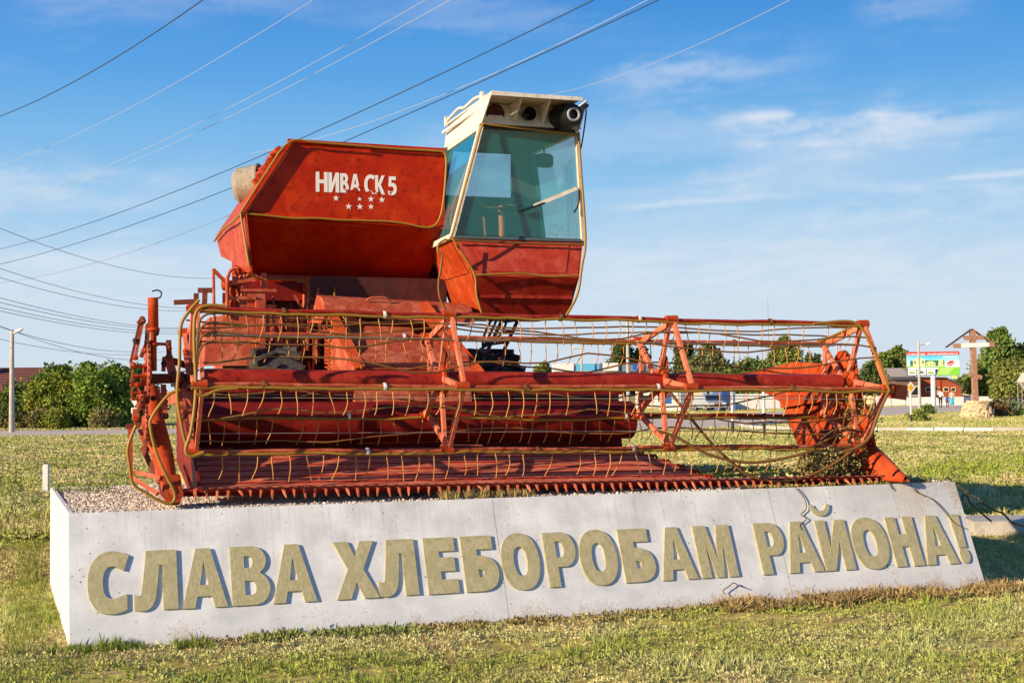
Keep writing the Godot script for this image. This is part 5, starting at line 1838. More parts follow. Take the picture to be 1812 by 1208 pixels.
func build_near_plants() -> void:
	make_plant_meshes()
	# dry tuft on the front edge of the gravel, and a small green one
	var l := []
	for i in 90:
		var c := mz(rng.randf_range(778, 945), 876, -0.46)
		var h := rng.randf_range(0.05, 0.10) * (1.15 - absf(c.x - 2.95) * 0.6)
		l.append([Transform3D(spin(Vector3(h * 0.8, h, h * 0.8), 0.3), w_of(Vector3(c.x, 0.815, rng.randf_range(-0.52, -0.42)))), Color(0.46, 0.36, 0.15) * rng.randf_range(0.6, 1.25)])
	tuft_thing("dry_grass_tuft", "straw coloured grass tuft on the plinth edge under the knife bar", "grass tuft", l, blade_mesh)
	l = []
	for i in 50:
		var x: float = mz(rng.randf_range(1335, 1600), 858, -0.4).x
		var h := rng.randf_range(0.04, 0.09)
		l.append([Transform3D(spin(Vector3(h, h, h), 0.4), w_of(Vector3(x, 0.815, rng.randf_range(-0.55, -0.42)))), Color(0.34, 0.33, 0.10) * rng.randf_range(0.6, 1.2)])
	for i in 130:
		var x: float = mz(rng.randf_range(1380, 1680), 858, -0.4).x
		var r := rng.randf_range(0.04, 0.08)
		l.append([Transform3D(spin(Vector3(r, r, r), 0.4), w_of(Vector3(x, 0.815, rng.randf_range(-0.75, -0.42)))), Color(0.30, 0.27, 0.10) * rng.randf_range(0.5, 1.2)])
	tuft_thing("withered_weeds", "withered weeds along the right half of the plinth edge", "weeds", l, weed_mesh)
	# weed mat at the back left corner of the gravel
	l = []
	for i in 70:
		var p := my(rng.randf_range(93, 205), rng.randf_range(858, 874), 0.815)
		var r := rng.randf_range(0.06, 0.12)
		l.append([Transform3D(spin(Vector3(r, r * 0.8, r)), w_of(p)), Color(0.20, 0.24, 0.07) * rng.randf_range(0.7, 1.3)])
	tuft_thing("gravel_weeds", "low green weeds creeping over the left corner of the gravel", "weeds", l, weed_mesh)
	# dead climbing plant in the right end of the header
	var vine := base("climbing_plant", w_of(Vector3(6.15, 0.82, -0.75)))
	vine.rotation.y = TURN
	tag(vine, "withered climbing plant tangled in the right end of the header", "climbing plant")
	var o := Vector3(6.15, 0.82, -0.75)
	var paths := [[1480, 850, 1470, 800, 1490, 760, 1500, 730, 1530, 722], [1470, 850, 1500, 800, 1515, 770, 1505, 740, 1490, 715], [1440, 845, 1430, 810, 1450, 780, 1490, 755, 1520, 768], [1490, 852, 1520, 820, 1505, 780, 1515, 740, 1540, 718], [1500, 845, 1530, 835, 1545, 850], [1460, 850, 1485, 830, 1512, 838, 1522, 858], [1495, 800, 1510, 765, 1535, 735, 1550, 712, 1545, 735], [1486, 770, 1510, 740, 1506, 715, 1520, 705]]
	for p in paths:
		var pts := []
		for i in range(0, p.size(), 2):
			pts.append(mz(p[i], p[i + 1], -0.62 - 0.12 * rng.randf()) - o)
		var s := S()
		tube(s, spline(pts, 6), 0.0062, 5)
		obj("stem", s, M.bark if rng.randf() < 0.5 else M.hose_brown, vine)
	l = []
	for i in 330:
		var a := rng.randf() * TAU
		var rr := sqrt(rng.randf())
		var p := mz(1462 + cos(a) * rr * 46, 822 + sin(a) * rr * 32, rng.randf_range(-1.0, -0.55)) - o
		var br := rng.randf()
		l.append([Transform3D(any_spin(rng.randf_range(0.05, 0.11)), p), Color(0.42, 0.36, 0.16).lerp(Color(0.13, 0.10, 0.05), br) * rng.randf_range(0.7, 1.2)])
	for i in 60:
		var p := mz(rng.randf_range(1490, 1560), rng.randf_range(690, 860), rng.randf_range(-0.8, -0.5)) - o
		l.append([Transform3D(any_spin(rng.randf_range(0.04, 0.08)), p), Color(0.30, 0.32, 0.10) * rng.randf_range(0.6, 1.3)])
	baked("foliage", clump_mesh, l, M.leaf, vine)
	# thin dead shoots hanging over the face of the plinth
	var shoots := [["dead_shoot", "dead shoot hanging over the plinth above the letter with the curved mark", [1408, 862, 1424, 882, 1427, 900, 1418, 910, 1428, 918, 1416, 928, 1420, 938], 0.018], ["dead_shoot", "long dead shoot trailing across the top right of the plinth", [1612, 856, 1622, 870, 1645, 880, 1660, 892, 1672, 905, 1690, 925, 1712, 936], 0.02], ["dead_shoot", "short dead shoot hanging over the plinth beside the right divider", [1572, 852, 1576, 860, 1581, 866], 0.016], ["dead_shoot", "crooked dead shoot at the foot of the plinth right of its middle", [1284, 1052, 1280, 1045, 1292, 1036, 1299, 1031, 1308, 1036, 1320, 1040], 0.03]]
	var fn := Vector3(0, sin(FACE), cos(FACE))
	for sh in shoots:
		var pts := []
		var a: Array = sh[2]
		for i in range(0, a.size(), 2):
			pts.append(to_m(cut(a[i], a[i + 1], m_origin + m_basis * fn * sh[3], m_basis * fn)))
		var s := S()
		tube(s, spline(pts, 5), 0.0042, 5)
		var r := obj(sh[0], s, M.bark, self, m_origin)
		r.rotation.y = TURN
		tag(r, sh[1], "dead shoot")
	# bare branches lying off the right end
	var br := base("dead_branch", w_of(Vector3(7.25, 0.4, -0.8)))
	br.rotation.y = TURN
	tag(br, "bare forked branch leaning out beyond the right end of the plinth", "branch")
	var bo := Vector3(7.25, 0.4, -0.8)
	for p in [[1672, 852, 1676, 845, 1682, 848, 1685, 853], [1696, 858, 1708, 868, 1716, 876, 1727, 879], [1704, 886, 1706, 876, 1712, 868], [1710, 870, 1714, 882, 1721, 892, 1738, 908, 1755, 922], [1730, 880, 1745, 893, 1757, 902, 1775, 908, 1790, 923, 1800, 927, 1815, 932]]:
		var pts := []
		for i in range(0, p.size(), 2):
			pts.append(mz(p[i], p[i + 1], -0.9) - bo)
		var s := S()
		tube(s, spline(pts, 5), 0.009, 6)
		obj("twig", s, M.bark, br)
	# sprigs growing at the foot of the plinth
	for q in [[1572, 1042, 0.20, "thin sprig with small leaves at the plinth foot under the letter O"], [1636, 1030, 0.16, "thin sprig with small leaves near the lower right corner of the plinth"], [1262, 1062, 0.13, "thin sprig with small leaves at the plinth foot right of its middle"]]:
		var g := gnd(q[0], q[1])
		var sp := base("sprig", g)
		tag(sp, q[3], "weed")
		var s := S()
		tube(s, [Vector3.ZERO, Vector3(0.01, q[2] * 0.5, 0), Vector3(-0.01, q[2], 0.02)], 0.0025, 4)
		obj("stem", s, M.bark, sp)
		l = []
		for i in 14:
			l.append([Transform3D(any_spin(0.03), Vector3(rng.randf_range(-0.03, 0.03), q[2] * rng.randf_range(0.3, 1.05), rng.randf_range(-0.03, 0.03))), Color(0.14, 0.2, 0.05) * rng.randf_range(0.7, 1.3)])
		baked("foliage", clump_mesh, l, M.leaf, sp)

# ---------------------------------------------------------------- far things
func blk(s: SurfaceTool, x0: float, x1: float, y0: float, y1: float, z0: float, z1: float) -> void:
	bx(s, Vector3((x0 + x1) / 2, (y0 + y1) / 2, (z0 + z1) / 2), Vector3(absf(x1 - x0), absf(y1 - y0), absf(z1 - z0)))

func spot(px: float, dist: float) -> Vector3:           # ground point under an image column at a distance
	var p := at(px, 700.0, dist)
	p.y = 0.0
	return p

func high(px: float, py: float, dist: float) -> float:
	return at(px, py, dist).y

func lamp_arm(root: Node3D, h: float, reach: float, y: float) -> void:
	var s := S()
	tube(s, spline([Vector3(0, h * y, 0), Vector3(reach * 0.5, h * y + 0.05, 0), Vector3(reach, h * y + 0.08, 0)], 4), 0.03, 6)
	obj("arm", s, M.steel, root)
	var l := S()
	tube(l, [Vector3(reach - 0.1, h * y + 0.05, 0), Vector3(reach, h * y + 0.09, 0), Vector3(reach + 0.32, h * y + 0.22, 0), Vector3(reach + 0.42, h * y + 0.26, 0)], [0.04, 0.09, 0.10, 0.04], 8)
	obj("lamp_head", l, M.tape, root)

func lamp_post(px: float, dist: float, top: float, reach: float, label: String) -> Node3D:
	var root := base("lamp_post", spot(px, dist))
	tag(root, label, "lamp post", "street lamps around the junction")
	var h := high(px, top, dist)
	var s := S()
	tube(s, [Vector3(0, -0.2, 0), Vector3(0, h, 0)], [0.15, 0.10], 8)
	obj("pole", s, M.concrete, root)
	lamp_arm(root, h, reach, 0.955 if dist < 100.0 else 0.93)
	return root

func surface_nets(bones: Array, cell: float, lo: Vector3, hi: Vector3) -> ArrayMesh:      # bones: [a, b, radius a, radius b, colour]
	var n := Vector3i(((hi - lo) / cell).ceil()) + Vector3i.ONE * 2
	var f := PackedFloat32Array()
	f.resize(n.x * n.y * n.z)
	var idx := func(x: int, y: int, z: int) -> int: return x + n.x * (y + n.y * z)
	var dist := func(p: Vector3, b: Array) -> float:
		var ab: Vector3 = b[1] - b[0]
		var t := clampf((p - (b[0] as Vector3)).dot(ab) / maxf(ab.length_squared(), 1e-6), 0.0, 1.0)
		return p.distance_to((b[0] as Vector3) + ab * t) - lerpf(b[2], b[3], t)
	for z in n.z:
		for y in n.y:
			for x in n.x:
				var p := lo + Vector3(x, y, z) * cell
				var d := 9.0
				for b in bones:
					var e: float = dist.call(p, b)
					var k := 0.03
					var h := clampf(0.5 + 0.5 * (d - e) / k, 0.0, 1.0)
					d = lerpf(d, e, h) - k * h * (1.0 - h)
				f[idx.call(x, y, z)] = d
	var verts := {}
	for z in n.z - 1:
		for y in n.y - 1:
			for x in n.x - 1:
				var sum := Vector3.ZERO
				var hits := 0
				for e in [[0, 0, 0, 1, 0, 0], [0, 0, 0, 0, 1, 0], [0, 0, 0, 0, 0, 1], [1, 0, 0, 1, 1, 0], [1, 0, 0, 1, 0, 1], [0, 1, 0, 1, 1, 0], [0, 1, 0, 0, 1, 1], [0, 0, 1, 1, 0, 1], [0, 0, 1, 0, 1, 1], [1, 1, 0, 1, 1, 1], [1, 0, 1, 1, 1, 1], [0, 1, 1, 1, 1, 1]]:
					var a: float = f[idx.call(x + e[0], y + e[1], z + e[2])]
					var b: float = f[idx.call(x + e[3], y + e[4], z + e[5])]
					if (a < 0.0) != (b < 0.0):
						sum += Vector3(e[0], e[1], e[2]).lerp(Vector3(e[3], e[4], e[5]), a / (a - b))
						hits += 1
				if hits:
					verts[Vector3i(x, y, z)] = lo + (Vector3(x, y, z) + sum / hits) * cell
	var s := S()
	s.set_smooth_group(0)
	var put_v := func(v: Vector3) -> void:
		var best := 9.0
		var c := Color.WHITE
		for b in bones:
			var d: float = dist.call(v, b)
			if d < best:
				best = d
				c = b[4]
		s.set_color(c.srgb_to_linear())
		s.add_vertex(v)
	var axes := [Vector3i(1, 0, 0), Vector3i(0, 1, 0), Vector3i(0, 0, 1)]
	for c in verts:
		for k in 3:
			var u: Vector3i = axes[(k + 1) % 3]
			var w: Vector3i = axes[(k + 2) % 3]
			var q: Vector3i = c + axes[k]
			var a: float = f[idx.call(c.x, c.y, c.z)]
			var b: float = f[idx.call(q.x, q.y, q.z)]
			if (a < 0.0) == (b < 0.0) or not verts.has(c - u) or not verts.has(c - w) or not verts.has(c - u - w):
				continue
			var r := [verts[c], verts[c - u], verts[c - u - w], verts[c - w]]
			if a < 0.0:
				r.reverse()
			for i in [0, 1, 2, 0, 2, 3]:
				put_v.call(r[i])
	s.generate_normals()
	return s.commit()

func person(px: float, dist: float, h: float, turn: float, label: String, top: Color, low: Color, hair: Color, skirt: bool, stride: float, bag: Variant) -> void:
	var root := base("person", spot(px, dist), turn)
	tag(root, label, "person", "pedestrians walking along the far road")
	var k := h / 1.75
	var skin := rgb(206, 150, 118)
	var legs := skin if skirt else low
	var b := []
	var v := func(x: float, y: float, z: float) -> Vector3: return Vector3(x, y, z) * k
	b.append([v.call(0, 1.61, 0.01), v.call(0, 1.66, 0.0), 0.088 * k, 0.092 * k, skin])
	b.append([v.call(0, 1.67, -0.025), v.call(0, 1.70, -0.015), 0.092 * k, 0.085 * k, hair])
	b.append([v.call(0, 1.60, 0.095), v.call(0, 1.585, 0.10), 0.012 * k, 0.016 * k, skin])
	b.append([v.call(0, 1.45, 0), v.call(0, 1.55, 0), 0.055 * k, 0.05 * k, skin])
	b.append([v.call(-0.14, 1.38, 0), v.call(0.14, 1.38, 0), 0.075 * k, 0.075 * k, top])
	b.append([v.call(0, 1.32, 0), v.call(0, 1.02, 0), 0.135 * k, 0.125 * k, top])
	b.append([v.call(-0.05, 0.96, 0), v.call(0.05, 0.96, 0), 0.125 * k, 0.125 * k, low])
	for s in [-1.0, 1.0]:
		var hip: Vector3 = v.call(0.09 * s, 0.92, 0)
		var knee: Vector3 = v.call(0.10 * s, 0.50, 0.10 * stride * s + 0.02)
		var foot: Vector3 = v.call(0.10 * s, 0.07, 0.22 * stride * s - 0.03)
		b.append([hip, knee, 0.085 * k, 0.058 * k, low])
		b.append([knee, foot, 0.056 * k, 0.038 * k, legs])
		b.append([foot - v.call(0, 0.025, 0), foot + v.call(0, -0.03, 0.13), 0.038 * k, 0.032 * k, rgb(60, 50, 46)])
		var el: Vector3 = v.call(0.235 * s, 1.12, -0.06 * stride * s)
		var hand: Vector3 = v.call(0.25 * s, 0.86, -0.06 * stride * s + 0.09)
		b.append([v.call(0.19 * s, 1.37, 0), el, 0.052 * k, 0.042 * k, top])
		b.append([el, hand, 0.038 * k, 0.028 * k, skin])
		b.append([hand, hand + v.call(0, -0.09, 0.02), 0.03 * k, 0.022 * k, skin])
	if skirt:
		b.append([v.call(0, 0.93, 0), v.call(0, 0.42, 0), 0.14 * k, 0.20 * k, low])
	var m := plain(Color.WHITE, 0.8)
	m.vertex_color_use_as_albedo = true
	place("body", surface_nets(b, 0.034 * k, v.call(-0.36, -0.05, -0.36), v.call(0.36, 1.84, 0.36)), m, root)
	if bag is Color:
		var s := S()
		lathe(s, v.call(0.27, 0.94, 0.0), Vector3.UP, [Vector2(0.0, 0.0), Vector2(0.11 * k, 0.02), Vector2(0.13 * k, 0.15), Vector2(0.10 * k, 0.27), Vector2(0.0, 0.30)], 10)
		var o := obj("shoulder_bag", s, plain(bag, 0.6), self, root.position)
		o.rotation.y = turn
		tag(o, "black bag hanging from the shoulder of the walker in white", "bag")

func build_left_side() -> void:
	lamp_post(20, 68.3, 583, 0.12, "concrete lamp post at the left edge beside the road")
	# house behind the shrubs
	var d := 100.0
	var h := base("house", spot(-20, d), 0.12)
	tag(h, "yellow walled house with a brown hipped roof behind the shrubs", "house")
	var e := high(0, 692, d)
	var top := high(0, 648, d)
	var wm := tri_mat(worn(rgb(226, 176, 92), rgb(232, 188, 110), rgb(206, 156, 80), rgb(180, 140, 90), 131, 0.4, 1.6, 128), 0.4, 0.9)
	var rm := plain(rgb(116, 70, 62), 0.75)
	var s := S()
	blk(s, -7.0, 3.4, 0, e, -8.0, 0)
	obj("wall", s, wm, h)
	s = S()
	var a := [Vector3(-7.5, e, 0.5), Vector3(3.9, e, 0.5), Vector3(3.9, e, -8.5), Vector3(-7.5, e, -8.5)]
	var r := [Vector3(-4.0, top, -4.0), Vector3(3.6, top, -4.0)]
	quad(s, a[0], a[1], r[1], r[0])
	quad(s, a[2], a[3], r[0], r[1])
	tri(s, a[1], a[2], r[1])
	tri(s, a[3], a[0], r[0])
	quad(s, a[3], a[2], a[1], a[0])
	var roof := obj("roof", s, rm, h)
	for i in 9:
		var cs := S()
		var t := (i + 0.5) / 9.0
		bar(cs, a[0].lerp(r[0], t) + Vector3(0, 0.03, 0.02), a[1].lerp(r[1], t) + Vector3(0, 0.03, 0.02), 0.05, 0.03)
		obj("tile_course", cs, rm, roof)
	s = S()
	blk(s, -1.5, -0.9, e + 0.4, top + 0.5, -2.8, -2.1)
	obj("chimney", s, plain(rgb(70, 44, 42), 0.8), roof)
	s = S()
	# low porch gable in front of the main roof
	plate(s, [Vector3(-4.5, e - 0.1, 1.2), Vector3(1.9, e - 0.1, 1.2), Vector3(0.2, e + 1.0, 0.2), Vector3(-4.5, e + 1.0, 0.2)], Vector3(0, -0.08, -0.05))
	obj("porch_roof", s, rm, h)
	for x in [-3.2, 0.15, 2.4]:
		var f := S()
		blk(f, x - 0.5, x + 0.5, 0.9, 2.3, 0.01, 0.06)
		var w := obj("window", f, M.tape, h)
		var g := S()
		blk(g, x - 0.42, x + 0.42, 0.98, 2.22, 0.062, 0.07)
		obj("pane", g, plain(rgb(30, 34, 40), 0.15), w)
	# garden wall with pale coping in front of the house
	var gw := base("garden_wall", spot(-40, 84.0), -0.02)
	tag(gw, "grey garden wall with a pale coping behind the left lamp post", "wall")
	s = S()
	blk(s, -8.0, 5.2, -0.2, 1.15, -0.12, 0.12)
	obj("wall_body", s, M.concrete, gw)
	s = S()
	blk(s, -8.0, 5.3, 1.15, 1.24, -0.18, 0.18)
	obj("coping", s, M.slab, gw)
	var rb := S()
	blk(rb, -8, 4.4, 0.0, 1.75, -0.05, 0.05)
	var rbo := obj("red_panel_fence", rb, plain(rgb(150, 56, 44), 0.7), self, spot(-40, 90.0))
	tag(rbo, "low red sheet fence between the garden wall and the yellow house", "fence")
	# shrubs
	var sh := [[58, 82, 668, 5.0, 1100, "dark leafy shrub beside the left lamp post", Color(0.065, 0.10, 0.025)], [92, 78, 655, 4.4, 1500, "yellowing leafy shrub right of the left lamp post", Color(0.11, 0.14, 0.025)], [130, 79, 628, 5.6, 2200, "tallest round shrub in the left thicket", Color(0.075, 0.115, 0.025)], [178, 77, 640, 5.0, 2000, "broad green shrub in the middle of the left thicket", Color(0.085, 0.135, 0.025)], [222, 80, 641, 5.0, 1700, "dark green shrub just left of the header", Color(0.06, 0.10, 0.025)]]
	for q in sh:
		tree("shrub", q[5], "shrub", "thicket of shrubs beyond the road", spot(q[0], q[1]), high(q[0], q[2], q[1]), q[3], "shrub", q[6], q[4], 0.48)
	var lowb := [[30, 76, 728, 2.0, 420, "low brownish bush at the foot of the left lamp post", Color(0.11, 0.11, 0.045)], [70, 75.5, 722, 2.0, 420, "low dry bush under the yellowing shrub", Color(0.11, 0.11, 0.045)], [102, 75, 722, 1.7, 380, "low yellow green bush in front of the thicket", Color(0.13, 0.16, 0.03)], [185, 75, 722, 1.9, 380, "low bush with pale dead twigs before the thicket", Color(0.12, 0.12, 0.05)], [8, 76, 712, 2.2, 420, "dark low bush at the left edge of the picture", Color(0.06, 0.09, 0.03)]]
	for q in lowb:
		tree("low_bush", q[5], "bush", "low bushes in front of the thicket", spot(q[0], q[1]), high(q[0], q[2], q[1]), q[3], "shrub", q[6], q[4], 0.36)
	# yield sign seen from behind
	var ys := base("road_sign", spot(238, 56.2))
	tag(ys, "grey back of a triangular road sign on a post at the left", "road sign")
	s = S()
	rod(s, Vector3(0, -0.1, 0), Vector3(0, 1.62, 0), 0.03)
	obj("post", s, M.steel, ys)
	s = S()
	plate(s, [Vector3(-0.17, 1.60, 0.03), Vector3(0, 1.30, 0.03), Vector3(0.17, 1.60, 0.03)], Vector3(0, 0, -0.01))
	obj("sign_plate", s, M.tape, ys)
	s = S()
	blk(s, -0.14, 0.14, 1.02, 1.24, 0.025, 0.035)
	obj("lower_plate", s, M.tape, ys)
	var pp := base("marker_post", gnd(80.5, 873))
	tag(pp, "short white concrete marker post in the grass left of the plinth", "post")
	s = S()
	blk(s, -0.045, 0.045, -0.1, 0.50, -0.045, 0.045)
	obj("post", s, M.slab, pp)
	s = S()
	tube(s, [Vector3(0, 0.49, 0), Vector3(-0.02, 0.56, 0), Vector3(-0.06, 0.63, 0)], 0.006, 5)
	rod(s, Vector3(-0.1, 0.505, 0), Vector3(0.2, 0.51, 0), 0.005, 5)
	obj("wire_end", s, M.rust, pp)

func board_texture() -> ImageTexture:
	var w := 368
	var h := 172
	var im := Image.create(w, h, false, Image.FORMAT_RGB8)
	for y in h:
		for x in w:
			var u := x / float(w)
			var v := y / float(h)
			im.set_pixel(x, y, rgb(40, 176, 226).lerp(rgb(222, 246, 250), clampf(v * 1.9 - 0.2 + absf(u - 0.45) * 0.5, 0.0, 1.0)))
	im.fill_rect(Rect2i(0, 0, w, 24), rgb(214, 20, 30))
	im.fill_rect(Rect2i(0, 112, w, 60), rgb(16, 22, 120))
	im.fill_rect(Rect2i(6, 114, 256, 12), rgb(236, 238, 246))
	for i in 3:
		im.fill_rect(Rect2i(6 + i * 66, 130, 60, 38), rgb(226, 240, 238))
		im.fill_rect(Rect2i(14 + i * 66, 148, 44, 10), rgb(96, 150, 40))
		im.fill_rect(Rect2i(22 + i * 66, 140, 26, 9), rgb(40, 70, 90) if i == 1 else rgb(190, 200, 60))
	for y in range(112, h):
		var x0 := 200 + int((h - y) * 0.35) + 4
		im.fill_rect(Rect2i(x0, y, w - x0, 1), rgb(120, 196, 50))
	for i in 3:
		im.fill_rect(Rect2i(232 - i * 6, 122 + i * 16, 92 - i * 8, 6), rgb(226, 240, 170))
	# houses of the picture: pale walls, dark green trees behind, lawn in front
	im.fill_rect(Rect2i(24, 62, 240, 44), rgb(30, 110, 70))
	im.fill_rect(Rect2i(0, 100, 268, 12), rgb(140, 200, 110))
	for q in [[44, 48, 84, 60], [134, 70, 66, 34], [222, 60, 34, 44]]:
		im.fill_rect(Rect2i(q[0], q[1] + 8, q[2], q[3] - 8), rgb(240, 232, 160))
		for k in 12:
			im.fill_rect(Rect2i(q[0] + q[2] / 2 - int(q[2] * 0.55 * k / 12.0), q[1] - 6 + k, int(q[2] * 1.1 * k / 12.0), 1), rgb(36, 70, 60) if k < 3 else rgb(214, 222, 130))
		for k in 3:
			im.fill_rect(Rect2i(q[0] + 6 + k * q[2] / 3, q[1] + 16, q[2] / 6, q[3] / 3), rgb(70, 120, 110))
	# starburst
	for y in range(56, 112):
		for x in range(266, 346):
			var p := Vector2(x - 306, (y - 84) * 1.4 + (x - 306) * 0.35)
			if p.length() < 26.0 + 7.0 * sin(p.angle() * 11.0):
				im.set_pixel(x, y, rgb(226, 24, 34))
	for x in range(288, 326):
		im.fill_rect(Rect2i(x, 86 - int((x - 306) * 0.35), 1, 5), rgb(250, 226, 226))
	# bands of lettering too small to read
	rng.seed = 515
	for q in [[8, 10, 126, 9], [146, 10, 84, 9], [238, 9, 118, 9], [258, 34, 92, 7]]:
		var x: int = q[0]
		while x < q[0] + q[2]:
			im.fill_rect(Rect2i(x, q[1] + rng.randi_range(0, 1), rng.randi_range(3, 6), q[3]), rgb(252, 240, 240))
			x += rng.randi_range(5, 8)
	rng.seed = 999
	return ImageTexture.create_from_image(im)

func gable(called: String, label: String, px0: float, px1: float, eave: float, ridge: float, d: float, deep: float, wall: Material, roof: Material, windows: int) -> Node3D:
	var root := base(called, spot((px0 + px1) / 2, d))
	tag(root, label, "building")
	var hw := (px1 - px0) * d / FOC / 2.0
	var e := high((px0 + px1) / 2, eave, d)
	var t := high((px0 + px1) / 2, ridge, d)
	var s := S()
	blk(s, -hw, hw, -0.2, e, -deep, 0)
	obj("wall", s, wall, root)
	s = S()
	var a := [Vector3(-hw - 0.3, e, 0.4), Vector3(hw + 0.3, e, 0.4), Vector3(hw + 0.3, e, -deep - 0.4), Vector3(-hw - 0.3, e, -deep - 0.4)]
	var r := [Vector3(-hw - 0.3, t, -deep / 2), Vector3(hw + 0.3, t, -deep / 2)]
	quad(s, a[0], a[1], r[1], r[0])
	quad(s, a[2], a[3], r[0], r[1])
	tri(s, a[1], a[2], r[1])
	tri(s, a[3], a[0], r[0])
	quad(s, a[3], a[2], a[1], a[0])
	obj("roof", s, roof, root)
	for i in windows:
		var x := lerpf(-hw, hw, (i + 0.5) / windows)
		var f := S()
		blk(f, x - 0.6, x + 0.6, e * 0.35, e * 0.75, 0.01, 0.06)
		var w := obj("window", f, M.tape, root)
		var g := S()
		blk(g, x - 0.5, x + 0.5, e * 0.38, e * 0.72, 0.062, 0.07)
		obj("pane", g, plain(rgb(40, 46, 54), 0.15), w)
	return root

func build_right_side() -> void:
	var brick := tri_mat(worn(rgb(150, 74, 48), rgb(166, 88, 58), rgb(120, 56, 40), rgb(180, 120, 90), 141, 0.7, 1.6, 128), 0.8, 0.9)
	var cream := tri_mat(worn(rgb(214, 190, 150), rgb(224, 202, 164), rgb(190, 164, 126), rgb(160, 140, 110), 143, 0.5, 1.6, 128), 0.3, 0.9)
	var slate := plain(rgb(176, 164, 150), 0.8)
	var blue_grey := plain(rgb(120, 136, 168), 0.7)
	# long boundary wall behind the far road, in panels
	var fence := base("boundary_wall", spot(1700, 150.0))
	tag(fence, "long pale panelled wall along the far side of the road", "wall")
	for i in 16:
		var s := S()
		blk(s, -9.2 + i * 1.6, -7.64 + i * 1.6, -0.2, 0.92 + 0.03 * (i % 2), -0.08, 0.0)
		obj("panel", s, M.slab if i < 8 else blue_grey, fence)
		var q := S()
		blk(q, -7.64 + i * 1.6, -7.60 + i * 1.6, -0.2, 1.0, -0.12, 0.04)
		obj("post", q, M.concrete, fence)
	# brick building with a sloping roof line
	var d := 168.0
	var bb := base("brick_building", spot(1662, d))
	tag(bb, "red brick building with a sloping roof line behind the pedestrians", "building")
	var k := d / FOC
	var s := S()
	plate(s, [Vector3(-38 * k, -0.2, 0), Vector3(40 * k, -0.2, 0), Vector3(40 * k, high(1702, 684, d), 0), Vector3(12 * k, high(1672, 670, d), 0), Vector3(-38 * k, high(1625, 669, d), 0)], Vector3(0, 0, -7.0))
	obj("wall", s, brick, bb)
	s = S()
	bar(s, Vector3(-39 * k, high(1625, 668, d) + 0.05, -3.4), Vector3(13 * k, high(1672, 669, d) + 0.05, -3.4), 7.6, 0.14)
	bar(s, Vector3(12.5 * k, high(1672, 669, d) + 0.03, -3.4), Vector3(42 * k, high(1702, 684, d) + 0.02, -3.4), 7.6, 0.14)
	obj("roof", s, plain(rgb(86, 70, 62), 0.8), bb)
	s = S()
	blk(s, 2 * k, 3.4 * k, 0, high(1664, 668, d) + 0.1, 0.0, 0.12)
	obj("pilaster", s, M.orange, bb)
	for q in [[-24, -8], [-2.5, 1.5], [8, 18], [22, 30]]:
		var f := S()
		blk(f, q[0] * k, q[1] * k, 1.5, 2.05, 0.01, 0.06)
		var w := obj("window", f, cream, bb)
		var g := S()
		blk(g, q[0] * k + 0.1, q[1] * k - 0.1, 1.58, 1.95, 0.062, 0.07)
		obj("pane", g, plain(rgb(40, 40, 46), 0.2), w)
	# cream building and the shed between
	gable("cream_building", "long cream coloured building with a pale roof left of the billboard", 1540, 1612, 667, 650, 176.0, 9.0, cream, slate, 3)
	gable("shed", "low dark shed between the cream building and the brick one", 1586, 1628, 672, 666, 166.0, 4.0, plain(rgb(110, 92, 82), 0.9), plain(rgb(90, 80, 76), 0.8), 2)
	gable("small_house", "small house with a grey pitched roof right of the brick building", 1702, 1722, 694, 681, 178.0, 5.0, cream, plain(rgb(150, 132, 118), 0.8), 1)
	var gar := base("garage", spot(1588, 152.0))
	tag(gar, "blue grey metal garage below the cream building", "garage")
	s = S()
	plate(s, [Vector3(-1.6, -0.1, 0), Vector3(1.6, -0.1, 0), Vector3(1.6, 0.75, 0), Vector3(0, 1.35, 0), Vector3(-1.6, 0.75, 0)], Vector3(0, 0, -4.0))
	obj("wall", s, blue_grey, gar)
	s = S()
	bar(s, Vector3(-1.75, 0.72, -2.0), Vector3(0.02, 1.40, -2.0), 4.2, 0.06)
	bar(s, Vector3(1.75, 0.72, -2.0), Vector3(-0.02, 1.40, -2.0), 4.2, 0.06)
	obj("roof", s, M.slab, gar)
	# billboard
	d = 146.0
	var bo := base("billboard", spot(1653, d), -0.10)
	tag(bo, "large advertising billboard with red header on one white post", "billboard")
	k = d / FOC
	var y0 := high(1653, 664.5, d)
	var y1 := high(1653, 622.0, d)
	s = S()
	blk(s, -46 * k, 46 * k, y0, y1, -0.22, 0.0)
	obj("panel", s, M.steel, bo)
	var fs := S()
	var c := [Vector3(-45.5 * k, y0 + 0.03, 0.006), Vector3(45.5 * k, y0 + 0.03, 0.006), Vector3(45.5 * k, y1 - 0.03, 0.006), Vector3(-45.5 * k, y1 - 0.03, 0.006)]
	var uv := [Vector2(0, 1), Vector2(1, 1), Vector2(1, 0), Vector2(0, 0)]
	for i in [0, 2, 1, 0, 3, 2]:
		fs.set_uv(uv[i])
		fs.add_vertex(c[i])
	var pm := StandardMaterial3D.new()
	pm.albedo_texture = board_texture()
	pm.roughness = 0.6
	obj("poster", fs, pm, bo)
	s = S()
	tube(s, [Vector3(0, -0.2, -0.15), Vector3(0, y0, -0.15)], 0.26, 12)
	obj("post", s, M.slab, bo)
	s = S()
	blk(s, 33 * k, 41 * k, y0 - 0.32, y0 - 0.06, -0.1, 0.0)
	obj("tag_plate", s, plain(rgb(230, 220, 40), 0.6), bo)
	lamp_post(1628, 128.6, 603, 0.8, "concrete lamp post in front of the billboard")
	# wooden memorial cross on its stone cairn
	d = 80.3
	k = d / FOC
	var cx := base("wooden_cross", spot(1727, d), 0.05)
	tag(cx, "tall wooden three-barred cross with a small gabled roof", "cross")
